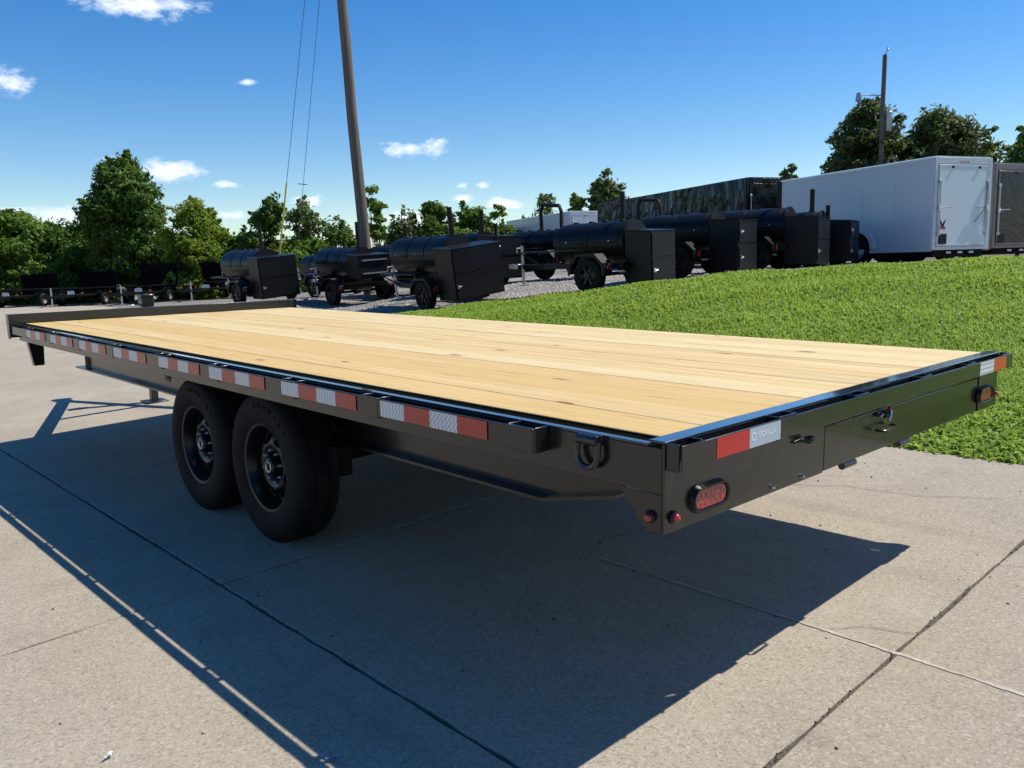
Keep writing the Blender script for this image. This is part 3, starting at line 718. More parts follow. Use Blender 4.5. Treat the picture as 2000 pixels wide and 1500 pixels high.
# wheels
def tyre_mod(i, j):
    return -.007 if (j % 3 == 0 and i in (5, 13)) else (-.004 if (j % 2 == 0 and i in (6, 12)) else 0)
TP = [(.222, -.098), (.245, -.112), (.300, -.119), (.345, -.114), (.366, -.105), (.378, -.094), (.385, -.074), (.386, -.046), (.377, -.041), (.377, -.033), (.387, -.028), (.388, 0)]
TP2 = [(.387, .028), (.377, .033), (.377, .041), (.386, .046), (.385, .074), (.378, .094), (.366, .105), (.345, .114), (.300, .119), (.245, .112), (.222, .098)]
def tmod(i, j):
    n_ = len(TP) + len(TP2)
    if i in (5, n_ - 6): return -.014 if j % 3 == 0 else 0
    if i in (4, n_ - 5): return -.010 if j % 3 == 0 else .0
    if i in (6, 7, n_ - 7, n_ - 8): return -.004 if j % 4 == 0 else 0
    return 0
def wheel(x, y, z, s):
    wh = MB().lathe(TP + TP2, (0, 0, 0), 'x', 120, tmod, closed=False).build('wheel', RUB, T, loc=(x, y, z))
    if s > 0: wh.rotation_euler = (0, 0, math.pi)
    # rim: barrel, lip, disc with hand holes (outer face towards +x of the wheel, turned outwards)
    rim = MB().lathe([(.205, -.09), (.205, .06), (.212, .085), (.226, .092), (.230, .099), (.226, .103), (.212, .100), (.203, .085), (.190, .06), (.186, .02), (.182, .0)], (0, 0, 0), 'x', 64)
    rim.build('rim', RIM, wh)
    disc = MB(); n = 96; rr = [.183, .168, .150, .128, .105, .085, .06]
    def dx(r): return .034 + .030 * math.exp(-((r - .115) / .035) ** 2)
    rings_ = []
    for r in rr:
        rings_.append([(dx(r), r * math.cos(2 * math.pi * j / n), r * math.sin(2 * math.pi * j / n)) for j in range(n)])
    vs = [v for rg in rings_ for v in rg]; fs = []
    for i in range(len(rr) - 1):
        for j in range(n):
            hole = (1 <= i <= 2) and (j % 12) in (3, 4, 5, 6, 7, 8)
            if not hole: fs.append((i * n + j, i * n + (j + 1) % n, (i + 1) * n + (j + 1) % n, (i + 1) * n + j))
    disc.add(vs, fs)
    d = disc.build('rim_disc', RIM, wh); d.data.set_sharp_from_angle(angle=R(60))
    sm = d.modifiers.new('thick', 'SOLIDIFY'); sm.thickness = .005
    MB().lathe([(.052, .010), (.050, .066), (.043, .080), (.036, .083), (.034, .076), (.0001, .076)], (0, 0, 0), 'x', 32).build('hub', RIM, wh)
    MB().lathe([(.020, .077), (.031, .077), (.032, .086), (.027, .089), (.020, .086)], (0, 0, 0), 'x', 28, closed=True).build('hub_cap', GAL, wh)
    nut = MB()
    for k in range(8):
        a_ = k * math.pi / 4 + .2
        nut.lathe([(.008, .045), (.008, .062), (.004, .066), (.004, .072), (.0001, .073)], (0, .082 * math.cos(a_), .082 * math.sin(a_)), 'x', 8)
    nut.build('lug_nut', GAL, wh)['kind'] = 'stuff'
    return wh
for k, yc in enumerate((2.60, 3.43)):
    z_ = .386 - .0132 * yc - .006
    wh = wheel(.315, yc, z_, 1)
    word = 'ROADIST'
    for q_, ch in enumerate(word):
        an = R(20) + (q_ - 3) * R(9.6)   # around the top of the sidewall
        me = text_mesh(ch, .040, .0012); me.materials.append(RUB)
        # glyph: lies in the wheel's (y,z) plane facing +x
        me.transform(Matrix(((0, 0, 1, 0), (1, 0, 0, 0), (0, 1, 0, 0), (0, 0, 0, 1))))
        me.transform(Matrix.Translation((.1195, 0, .318)))
        me.transform(Matrix.Rotation(-an, 4, 'X') if False else Matrix.Rotation(an * -1, 4, 'X'))
        o = bpy.data.objects.new('sidewall_letter', me); COL.objects.link(o); o.parent = wh
    wheel(W - .315, yc, z_ + .066, -1)

# ---------------------------------------------------------------- smoker trailers
SG = 'tank smokers on trailers lined up on the gravel'
def smoker(label, x, y, yaw=0, roll=0, pitch=0, cabw=1.2, cy=(-1.03, -.4), cz=(.25, 1.38), tank=(-.42, 1.85), tr=.41, tz=1.17, stack=(.62, .06), sy=-.22, slots=False, hoop=False, box=False, dz=0, cx=0, gap=False, short=0):
    s = thing('smoker_trailer', label, 'smoker', (x, y, h1(x, y) + dz), (R(pitch), R(roll), R(yaw)), SG)
    y0, y1 = tank; m = .16
    mb = MB().lathe([(.001, y0 - .0), (tr * .6, y0), (tr, y0 + .01), (tr, y1 - m), (tr * .97, y1 - m * .6), (tr * .82, y1 - m * .22), (tr * .5, y1 - .02), (.001, y1)], (0, 0, tz), 'y', 36)
    mb.build('tank', SMK, s)
    # end band near the cabinet
    MB().lathe([(tr + .002, y0 + .02), (tr + .03, y0 + .02), (tr + .03, y0 + .07), (tr + .002, y0 + .07)], (0, 0, tz), 'y', 36, closed=True).build('tank_band', SMK, s)
    # curved doors on the -x upper quarter with hinges
    nd = 3 if y1 - y0 > 2 else 2
    dl = (y1 - y0 - .35) / nd
    for k in range(nd):
        a0 = y0 + .12 + k * dl + .03; a1 = a0 + dl - .06
        d = MB(); n = 9; angs = [R(95 + 92 * i / (n - 1)) for i in range(n)]
        for rr in (tr + .003, tr + .013):
            for yy in (a0, a1):
                d.v += [(rr * math.cos(a_), yy, tz + rr * math.sin(a_)) for a_ in angs]
        def I(l, e, i): return (l * 2 + e) * n + i
        for i in range(n - 1):
            d.f += [(I(1, 0, i), I(1, 0, i + 1), I(1, 1, i + 1), I(1, 1, i)), (I(0, 0, i), I(1, 0, i), I(1, 0, i + 1), I(0, 0, i + 1)), (I(0, 1, i), I(1, 1, i), I(1, 1, i + 1), I(0, 1, i + 1))]
        d.f += [(I(0, 0, 0), I(1, 0, 0), I(1, 1, 0), I(0, 1, 0)), (I(0, 0, n - 1), I(1, 0, n - 1), I(1, 1, n - 1), I(0, 1, n - 1))]
        dr_ = d.build('tank_door', SMK, s)
        for yy in (a0 + dl * .2, a1 - dl * .2):
            MB().box(-.06, .03, yy - .045, yy + .045, tz + tr + .006, tz + tr + .035).build('hinge', SMK, dr_, bevel=.008)
        MB().tube([(-tr - .01, a0 + .1, tz + .02), (-tr - .07, a0 + .1, tz + .02), (-tr - .07, a1 - .1, tz + .02), (-tr - .01, a1 - .1, tz + .02)], .009, 6).build('handle', SMK, dr_)
    for yy in np.linspace(y0 + .35, y1 - .45, nd):
        MB().lathe([(.001, -.02), (.014, -.02), (.017, -.014), (.017, .01)], (-tr * .985 - .012, yy, tz + tr * .12), 'x', 16).build('door_knob', GAL, s)
    # cabinet with overhanging sloped lid and doors on the rear face
    c0, c1 = cy; z0, z1 = cz; hw = cabw / 2
    MB().prism([(c0, z0), (c1, z0), (c1, z1 + .01), (c0, z1 - .03)], 'x', cx - hw, cx + hw).build('cabinet', SMK, s, bevel=.006)
    MB().prism([(c0 - .02, z1 - .028), (c1 + .005, z1 + .013), (c1 + .005, z1 + .026), (c0 - .02, z1 - .012)], 'x', cx - hw - .02, cx + hw + .02).build('cabinet_lid', SMK, s)
    if box:
        for zz in (z0 + .12, z1 - .16): MB().box(cx - hw + .12, cx + hw - .12, c0 - .05, c0 - .002, zz, zz + .03).build('grab_bar', GAL, s)
    else:
        zm = z0 + (z1 - z0) * .5; gp = .05 if gap else .012
        for za, zb_ in ((z0 + .04, zm - gp), (zm + gp, z1 - .06)):
            dd = MB().box(cx - hw + .03, cx + hw - .03, c0 - .022, c0 - .002, za, zb_).build('cabinet_door', SMK, s, bevel=.004)
            MB().box(cx - hw + .028, cx + hw - .028, c0 - .026, c0 - .0225, zb_ - .025, zb_ - .001).build('door_flange', SMK, dd)
            if gap or za < zm - .1:
                MB().box(cx - hw + .05, cx - hw + .10, c0 - .05, c0 - .0225, (za + zb_) / 2 - .03, (za + zb_) / 2 + .045).tube([(cx - hw + .09, c0 - .045, (za + zb_) / 2), (cx - hw + .15, c0 - .05, (za + zb_) / 2 + .01)], .01, 6).build('latch', CHR, dd)
    # stacks
    zt = tz + tr * .9
    if hoop:
        sp = .55
        st = MB().tube([(0, sy - .05, zt - .1), (0, sy - .05, zt + .50), (0, sy + .02, zt + .66), (0, sy + sp + .04, zt + .72), (0, sy + sp + .12, zt + .52), (0, sy + sp + .08, zt - .1)], .052, 10)
        st.build('smoke_stack', STK, s)
    else:
        hgt, rad = stack
        MB().lathe([(rad, -.15), (rad, hgt), (rad - .008, hgt), (rad - .008, hgt - .2)], (0, sy, zt), 'z', 20).build('smoke_stack', STK, s)
    if short: MB().lathe([(.05, -.2), (.05, short), (.042, short), (.042, short - .1)], (cx + .12, c1 - .06, z1 + .02), 'z', 16).build('fire_stack', STK, s)
    # frame, tongue
    fr = MB().box(-.62, -.55, c1 - .1, 1.35, .46, .56).box(.55, .62, c1 - .1, 1.35, .46, .56).box(-.62, .62, 1.30, 1.36, .462, .558).box(-.54, .54, c1 - .1, c1 - .04, .462, .558)
    fr.bar((-.58, 1.33, .51), (0, 2.6, .50), .06, .09).bar((.58, 1.33, .51), (0, 2.6, .50), .06, .09)
    fr.box(-.3, .3, .2, .26, .565, tz - tr * .9).box(-.3, .3, 1.1, 1.16, .565, tz - tr * .88)
    fr.build('frame', SMK, s)
    MB().box(-.05, .05, 2.55, 2.85, .46, .56).build('coupler', REDP if 'red' in label else GAL, s, bevel=.01)
    j = MB().tube([(-.12, 2.35, .12), (-.12, 2.35, .95)], .032, 10).box(-.2, -.04, 2.27, 2.43, .10, .125).build('jack', GAL, s)
    MB().tube([(-.12, 2.35, .9), (-.28, 2.35, .9), (-.28, 2.35, .8)], .011, 6).build('jack_crank', CHR, j)
    MB().tube([(-.6, .0, .33), (.6, .0, .33)], .035, 10).build('axle', DARK, s)
    # fold-down shelf on the -x side with braces
    MB().box(-.90, -.50, .28, 1.72, .80, .825).build('shelf', SMK, s)
    MB().bar((-.88, 1.68, .80), (-.60, 1.30, .50), .025, .025).bar((-.88, .4, .80), (-.60, .45, .55), .025, .025).build('shelf_brace', SMK, s)
    for sd in (-1, 1):
        wx = sd * .79
        wh = MB().lathe([(.19, -.08), (.24, -.1), (.29, -.098), (.322, -.085), (.33, -.06), (.331, 0), (.33, .06), (.322, .085), (.29, .098), (.24, .1), (.19, .08)], (0, 0, 0), 'x', 48, lambda i, j_: -.006 if (j_ % 2 and i in (3, 7)) else 0).build('wheel', RUB, s, loc=(wx, 0, .33))
        rm = MB().lathe([(.192, -.07), (.192, sd * .0), (.185, sd * .06), (.198, sd * .085), (.188, sd * .088), (.175, sd * .06), (.15, sd * .03), (.11, sd * .045), (.06, sd * .05), (.055, sd * .085), (.001, sd * .088)], (0, 0, 0), 'x', 32).build('rim', RIM, wh)
        sp = MB()
        for k in range(6):
            a_ = k * math.pi / 3
            sp.bar((sd * .055, .06 * math.cos(a_), .06 * math.sin(a_)), (sd * .062, .18 * math.cos(a_), .18 * math.sin(a_)), .045, .02, (1, 0, 0))
        sp.build('spokes', RIM, wh)
        fp = [(.44, .36), (.40, .56), (.22, .73), (-.22, .73), (-.40, .56), (-.44, .36)]
        fm = MB()
        for q0, q1 in zip(fp[:-1], fp[1:]):
            fm.add([(wx + sx * .13, a_[0], a_[1] + t_) for a_ in (q0, q1) for t_ in (0, .012) for sx in (-1, 1)], [(0, 1, 3, 2), (4, 6, 7, 5), (0, 4, 5, 1), (2, 3, 7, 6), (0, 2, 6, 4), (1, 5, 7, 3)])
        o_ = [(a_, b_) for a_, b_ in fp] + [(a_ * .9, b_ - .035) for a_, b_ in fp[::-1]]
        fm.prism(o_, 'x', wx + sd * .125, wx + sd * .131)
        fm.build('fender', SMK, s)
        MB().box(wx - .06, wx + .06, -.47, -.45, .44, .52).build('tail_light', LRED, s, bevel=.004)
        MB().box(wx - .02, wx + .08, -.475, -.455, .53, .56).build('light_bracket', CHR, s)
    return s
smoker('black tank smoker trailer at the far left of the row, by the yellow guy guard', 9.7, 21.5, -3, -5, 1, 1.15, (-1.1, -.45), (.20, 1.34), tr=.43, tz=1.10, tank=(-.45, 2.15), stack=(.70, .055))
smoker('black tank smoker trailer with a small raised firebox and two silver grab bars', 11.15, 18.8, -4, -3, 2, 1.0, (-1.0, -.4), (.72, 1.35), tr=.39, tz=1.12, tank=(-.42, 1.9), stack=(.75, .06), box=True)
smoker('large leaning black tank smoker with wide cabinet at the gravel tip, nearest the deck', 10.6, 13.85, -4, -7, 1, 1.36, (-1.05, -.4), (.22, 1.36), tank=(-.42, 2.1), stack=(.68, .062))
smoker('black tank smoker with flat square cabinet behind the leaning smoker', 12.75, 15.5, 2, -1, 0, .95, (-1.15, -.55), (.22, 1.3), tr=.40, tz=1.0, stack=(.62, .06), gap=True, short=.3)
smoker('black tank smoker with an inverted-U hoop pipe stack', 14.55, 14.1, 4, 0, 0, 1.0, (-1.1, -.5), (.2, 1.1), tr=.33, tz=.95, hoop=True, sy=.1)
smoker('black tank smoker with tall thin stack at the middle of the grass crest', 11.0, 9.35, 3, -2, 0, .80, (-1.12, -.55), (.12, 1.13), tr=.40, tz=.92, tank=(-.53, 1.32), stack=(.60, .055), dz=.02)
smoker('black tank smoker with twin latched doors, in front of the black enclosed trailer', 13.7, 9.3, 6, -1, 0, .86, (-1.15, -.5), (.12, 1.16), tr=.40, tz=.93, tank=(-.5, 1.4), stack=(.2, .05), gap=True, dz=-.02)
smoker('black tank smoker with domed end, second from the right, before the white trailer', 15.7, 8.75, 10, 0, 0, .90, (-1.2, -.5), (.12, 1.15), tr=.42, tz=.95, tank=(-.5, 1.5), stack=(.62, .055))
smoker('rightmost black tank smoker with a second short stack on its cabinet', 17.5, 8.9, 12, 0, 0, .85, (-1.2, -.5), (.14, 1.1), tr=.38, tz=.95, tank=(-.5, 1.4), stack=(.58, .055), short=.36, gap=True)
smoker('black tank smoker mostly hidden behind the leaning smoker, its stack rising above', 13.05, 18.9, 0, -2, 0, 1.0, (-1.1, -.5), (.2, 1.2), tr=.38, tz=1.05, stack=(.62, .055), sy=.1, short=.2)
smoker('black tank smoker mostly hidden behind the raised-firebox smoker', 12.95, 23.0, -2, -2, 0, 1.0, (-1.1, -.5), (.2, 1.3), tr=.36, tz=1.0, stack=(.42, .06), short=.35)
smoker('black tank smoker with hoop stack close against the black enclosed trailer', 17.1, 12.9, 5, 0, 0, .9, (-1.1, -.5), (.2, 1.15), tr=.36, tz=.98, hoop=True, sy=.0)

# ---------------------------------------------------------------- enclosed trailers
EG = 'enclosed box trailers parked behind the smokers'
def enclosed(label, x, y, heading, L, Wd, ztop, body_h, skin, trim, door, npan, wheel_y, emblem=False, shiny=False):
    # origin: near rear-left corner on the ground; local +y along the trailer to its nose, +x across
    g0 = h1(x, y)
    s = thing('enclosed_trailer', label, 'trailer', (x, y, g0), (0, 0, heading), EG)
    zt = ztop - g0; zb = zt - body_h; r = .07
    sec = [(0, zb), (Wd, zb), (Wd, zt - r)] + [(Wd - r + r * math.cos(a), zt - r + r * math.sin(a)) for a in np.linspace(0, math.pi / 2, 5)][1:] + [(r - r * math.sin(a), zt - r + r * math.cos(a)) for a in np.linspace(0, math.pi / 2, 5)]
    MB().prism(sec, 'y', .0, L).build('body', skin, s)
    # side panels, 4 mm proud with open seams
    pl = (L - .12) / npan
    for k in range(npan):
        for sd in (0, 1):
            xa, xb = (-.005, -.0005) if sd == 0 else (Wd + .0005, Wd + .005)
            a0, a1 = .06 + k * pl + .002, .06 + (k + 1) * pl - .002
            zlo = zb + .05
            if sd == 0 and a0 < wheel_y + .95 and a1 > wheel_y - .95: zlo = zb + .05
            MB().box(xa, xb, a0, a1, zlo, zt - .11).build('panel', skin, s)
    for sd in (0, 1):
        xa, xb = (-.014, -.001) if sd == 0 else (Wd + .001, Wd + .014)
        MB().box(xa, xb, 0, L, zt - .108, zt - .045).build('roof_trim', trim, s, bevel=.004)
        MB().box(xa, xb, 0, L, zb - .03, zb + .048).build('skirt_trim', trim, s, bevel=.004)
        MB().box(xa - .001, xb + .001, -.012, .055, zb - .03, zt - .05).build('corner_post', trim, s, bevel=.004)
    # rear frame and ramp door
    rf = MB().box(.0, .09, -.03, -.001, zb, zt - .03).box(Wd - .09, Wd, -.03, -.001, zb, zt - .03).box(.091, Wd - .091, -.03, -.001, zt - .17, zt - .031).box(.091, Wd - .091, -.03, -.001, zb, zb + .07)
    rf.build('rear_frame', trim, s, bevel=.004)
    dd = MB().box(.115, Wd - .115, -.036, -.0015, zb + .085, zt - .19).build('ramp_door', door, s, bevel=.006)
    e = MB().box(.10, Wd - .10, -.045, -.0365, zb + .086, zb + .12).box(.118, .15, -.042, -.0365, zb + .121, zt - .23).box(Wd - .15, Wd - .118, -.042, -.0365, zb + .121, zt - .23).box(.118, Wd - .118, -.042, -.0365, zt - .229, zt - .195)
    e.build('door_edging', trim, dd)
    for xx in (.5 * Wd - .35, .5 * Wd + .45):
        MB().box(xx - .03, xx + .03, -.055, -.0365, zt - .27, zt - .215).build('door_stop', SMK, dd, bevel=.005)
    for sd in (0, 1):
        xx = .14 if sd == 0 else Wd - .14; dr = 1 if sd == 0 else -1
        MB().tube([(xx, -.07, zb + .35), (xx, -.07, zt - .55)], .014, 8).build('bar_lock', GAL, dd)
        MB().tube([(xx, -.07, zb + .92), (xx + dr * .08, -.085, zb + .94), (xx + dr * .36, -.075, zb + .95)], .013, 8).box(xx - .035, xx + .035, -.08, -.0435, zb + .88, zb + 1.0).build('bar_handle', CHR, dd)
        for zz in (zb + .36, zt - .56): MB().box(xx - .04, xx + .04, -.075, -.0435, zz - .035, zz + .035).build('hinge', GAL, dd, bevel=.004)
    MB().tube([(Wd - .16, -.06, zt - .6), (Wd - .24, -.10, zb + .95), (Wd - .5, -.06, zb + .62)], .007, 6).build('lift_cable', SMK, dd)
    MB().tube([(Wd - .16, -.06, zb + .9), (Wd - .22, -.07, zb + .5)], .012, 6).box(Wd - .26, Wd - .16, -.07, -.0435, zb + .42, zb + .44).build('hold_back', GAL, dd)
    MB().box(.155, .40, -.05, -.0425, zb + .13, zb + .36).build('plate_recess', SMK, dd, bevel=.004)
    if emblem:
        ex, ez = .27, zb + .58
        MB().prism([(ex - .09, ez + .13), (ex - .02, ez + .04), (ex, ez - .02), (ex + .02, ez + .04), (ex + .11, ez + .11), (ex + .06, ez + .0), (ex + .04, ez - .06), (ex - .03, ez - .06), (ex - .08, ez + .02)], 'y', -.0375, -.0366).build('emblem', SMK, dd)
        MB().prism([(ex - .10, ez - .065), (ex - .01, ez - .045), (ex + .09, ez - .065), (ex + .07, ez - .14), (ex - .0, ez - .10), (ex - .08, ez - .14)], 'y', -.0375, -.0366).build('emblem_tail', REDP, dd)
    for k in range(3):
        xx = Wd * (.3 + .2 * k); MB().box(xx - .07, xx + .07, -.02, .02, zb - .085, zb - .035).build('bumper_light', GAL, s, bevel=.006)
    for k in range(3): MB().box(Wd * (.44 + .06 * k) - .03, Wd * (.44 + .06 * k) + .03, -.034, -.0305, zt - .14, zt - .11).build('clearance_light', LRED, s)
    MB().box(.1, Wd - .1, .05, L - .1, zb - .16, zb - .002).build('chassis', DARK, s)
    # fender arches + wheels
    for sd in (0, 1):
        xo = -.06 if sd == 0 else Wd + .06
        xi = 0 if sd == 0 else Wd
        for q_ in (0, .82):
            wy = wheel_y + q_
            wh = MB().lathe([(.2, -.09), (.27, -.105), (.33, -.1), (.36, -.08), (.365, 0), (.36, .08), (.33, .1), (.27, .105), (.2, .09)], (0, 0, 0), 'x', 40).build('wheel', RUB, s, loc=(xi + (.06 if sd == 0 else -.06), wy, .36))
            MB().lathe([(.2, -.08), (.19, -.03), (.1, -.06), (.001, -.07)] if sd == 0 else [(.2, .08), (.19, .03), (.1, .06), (.001, .07)], (0, 0, 0), 'x', 28).build('rim', GAL, wh)
        mb = MB(); n = 14
        arc_ = [(wheel_y + .41 + (.95) * math.cos(a), .36 + .62 * math.sin(a) ** .8) for a in np.linspace(.02, math.pi - .02, n)]
        arci = [(wheel_y + .41 + (.83) * math.cos(a), .36 + .52 * math.sin(a) ** .8) for a in np.linspace(.02, math.pi - .02, n)]
        xf = xo
        vs = [(xf, a, b) for a, b in arc_] + [(xf, a, b) for a, b in arci] + [(xi, a, b) for a, b in arc_] + [(xi, a, b) for a, b in arci]
        fs = []
        for i in range(n - 1): fs += [(i, i + 1, n + i + 1, n + i), (i, i + 1, 2 * n + i + 1, 2 * n + i), (n + i, n + i + 1, 3 * n + i + 1, 3 * n + i)]
        mb.add(vs, fs).build('fender', trim, s)
        inner = arci + [(wheel_y + .41 - .83, zb - .05), (wheel_y + .41 + .83, zb - .05)]
        xq = (-.0085, -.0055) if sd == 0 else (Wd + .0055, Wd + .0085)
        MB().prism(arci, 'x', *xq).build('wheel_well', DARK, s)
    return s
hd = math.atan2(-.384, .923)
enclosed('big white enclosed trailer behind the grass crest with winged emblem on its ramp door', 18.233, 6.172, hd, 5.3, 1.72, 3.495, 2.08, WHT, WTR, WDR, 5, 2.2, emblem=True)
enclosed('bronze brown enclosed trailer with dark glossy ramp door at the right edge', 21.56, 5.98, hd, 6.2, 2.1, 3.53, 2.1, BRN, BRN, BRD, 6, 2.4)
enclosed('long glossy black enclosed trailer with mottled reflections behind the smokers', 21.74, 13.04, math.atan2(-.392, .92), 10.6, 2.5, 3.85, 2.35, BTR, BTR, BTR, 9, 4.0)
enclosed('distant white enclosed trailer left of the long black one', 29.8, 28.06, math.atan2(-.36, .93), 8.8, 2.4, 3.99, 2.4, WHT, WTR, WHT, 7, 3.5)

# ---------------------------------------------------------------- dark utility trailers at the far left
UG = 'dark utility trailers in a row before the trees'
def utility(label, x, y, yaw, Wd=1.9, gate=1.0):
    gate = gate + .25; s = thing('utility_trailer', label, 'trailer', (x, y, h1(x, y)), (0, 0, R(yaw)), UG)
    MB().box(-Wd / 2, Wd / 2, .0, 3.0, .48, .56).build('deck', SMK, s)
    r = MB()
    for sx in (-Wd / 2, Wd / 2): r.tube([(sx, .0, .85), (sx, 3, .85)], .03, 6)
    r.tube([(-Wd / 2, 0, .85), (Wd / 2, 0, .85)], .03, 6)
    for sx in (-Wd / 2, 0, Wd / 2): r.tube([(sx, 0, .5), (sx, 0, .85)], .025, 6)
    r.build('rail', SMK, s)
    gt = MB()
    for sx in np.linspace(-Wd / 2, Wd / 2, 7): gt.tube([(sx, 3.02, .5), (sx, 3.1, .5 + gate)], .02, 5)
    for zz in np.linspace(0, 1, 9): gt.tube([(-Wd / 2, 3.02 + .08 * zz, .5 + gate * zz), (Wd / 2, 3.02 + .08 * zz, .5 + gate * zz)], .014, 5)
    gt.build('ramp_gate', MESH, s)
    MB().bar((0, 3.06, .54), (0, 3.125, .46 + gate), Wd - .05, .012).build('mesh_panel', MESH, s)
    MB().bar((-.6, .0, .5), (0, -1.3, .48), .07, .1).bar((.6, .0, .5), (0, -1.3, .48), .07, .1).box(-.05, .05, -1.55, -1.25, .44, .54).build('tongue', SMK, s)
    MB().tube([(.1, -1.05, .05), (.1, -1.05, .9)], .035, 8).box(.0, .2, -1.15, -.95, .03, .055).build('jack', GAL, s)
    MB().box(.24, .56, -.03, -.001, .58, .74).build('document_box', WHT, s)
    for sx in (-1, 1):
        wh = MB().lathe([(.18, -.09), (.28, -.1), (.33, -.07), (.335, 0), (.33, .07), (.28, .1), (.18, .09)], (0, 0, 0), 'x', 28).build('wheel', RUB, s, loc=(sx * (Wd / 2 + .14), 1.6, .335))
        MB().lathe([(.18, -.07), (.1, -.03), (.001, -.04)], (0, 0, 0), 'x', 20).lathe([(.18, .07), (.1, .03), (.001, .04)], (0, 0, 0), 'x', 20).build('rim', GAL, wh)
        MB().prism([(1.1, .55), (1.2, .72), (2.0, .72), (2.1, .55), (2.08, .55), (1.98, .70), (1.22, .70), (1.12, .55)], 'x', sx * (Wd / 2 + .14) - .13, sx * (Wd / 2 + .14) + .13).build('fender', SMK, s)
        MB().box(sx * Wd / 2 - .06, sx * Wd / 2 + .06, -.032, -.002, .6, .66).build('side_reflector', LAMB, s)
    return s
for lb, x, y, yw, gh in (('leftmost dark utility trailer, partly cut by the frame edge', 7.2, 43.2, -48, .85), ('dark utility trailer second from the left edge under the bushy trees', 9.5, 41.5, -46, .9),
                     ('dark utility trailer in front of the tall tree trunk, with high mesh gate', 11.9, 39.6, -45, 1.15), ('dark utility trailer between the tall tree and the first smoker', 14.3, 37.6, -44, 1.1), ('dark utility trailer with vertical bars just left of the first smoker wheel', 15.9, 35.6, -40, .9)):
    utility(lb, x, y, yw, gate=gh)

# ---------------------------------------------------------------- utility poles, guy wires, lines
def pole(label, x, y, top, r0, r1, lean=(0, 0)):
    z0 = h1(x, y); s = thing('utility_pole', label, 'pole', (x, y, z0))
    pts = [(lean[0] * k / 8 + .012 * math.sin(k * 1.7), lean[1] * k / 8 + .01 * math.cos(k * 2.1), -.3 + (top - z0 + .3) * k / 8) for k in range(9)]
    MB().tube(pts, [r0 + (r1 - r0) * k / 8 for k in range(9)], 20).build('pole_shaft', POLE, s)
    return s
p1 = pole('thick weathered wooden utility pole rising out of frame behind the smokers', 12.95, 20.99, 15.2, .185, .12, (-.55, .35))
p2 = pole('slim grey utility pole with lamp arm and transformer behind the white trailer', 40.2, 16.9, 10.9, .135, .10, (.1, 0))
zb = h1(40.2, 16.9)
MB().tube([(.05, 0, 9.0 - zb), (-.65, .6, 9.05 - zb), (-.78, .72, 9.0 - zb)], .03, 8).build('lamp_arm', ALU, p2)
MB().lathe([(.001, .22), (.10, .2), (.13, .05), (.16, -.18), (.12, -.2), (.001, -.16)], (-.85, .78, 8.95 - zb), 'z', 16).build('lamp_head', ALU, p2)
MB().lathe([(.001, -.5), (.13, -.5), (.15, -.44), (.15, .4), (.12, .44), (.001, .46)], (.26, -.23, 7.8 - zb), 'z', 20).build('transformer', ALU, p2)
MB().lathe([(.03, .46), (.05, .5), (.03, .56), (.045, .62), (.02, .74), (.001, .75)], (.26, -.23, 7.8 - zb), 'z', 12).build('bushing', PORC, p2)
MB().tube([(.08, 0, 10.85 - zb), (.16, -.08, 11.1 - zb)], .03, 8).lathe([(.001, .16), (.05, .14), (.03, .1), (.06, .06), (.04, 0)], (.17, -.1, 11.1 - zb), 'z', 12).build('insulator', PORC, p2)
MB().tube([(.0, 0, 7.85 - zb), (-.22, .2, 7.85 - zb), (-.22, .2, 8.05 - zb)], .025, 6).build('cutout_bracket', ALU, p2)
def wire(name, a, b, sag, r, label, cat, n=24, mat=WIRE, group=None):
    a, b = Vector(a), Vector(b)
    pts = [a.lerp(b, i / n) - Vector((0, 0, sag * 4 * (i / n) * (1 - i / n))) for i in range(n + 1)]
    return tag(MB().tube(pts, r, 6).build(name, mat), label, cat, group)
g1 = Vector((11.2, 23.93, h1(11.2, 23.93))); top1 = Vector((12.45, 21.3, 14.6))
o = wire('guy_wire', g1, top1, 0, .009, 'steel guy wire rising from its yellow guard left of the thick pole', 'guy wire')
MB().tube([g1 + (top1 - g1) * .005, g1 + (top1 - g1) * .262], .026, 10).build('guard_sleeve', YEL, o)
g2 = Vector((14.63, 29.05, h1(14.63, 29.05))); top2 = Vector((12.5, 21.3, 12.6))
o = wire('guy_wire', g2, top2, 0, .009, 'second guy wire without a yellow guard, running down into the trees', 'guy wire')
MB().tube([g2 + (top2 - g2) * .335 + Vector((-.14, .12, .02)), g2 + (top2 - g2) * .335 + Vector((.1, -.1, -.02))], .014, 6).build('guy_clamp', SMK, o)

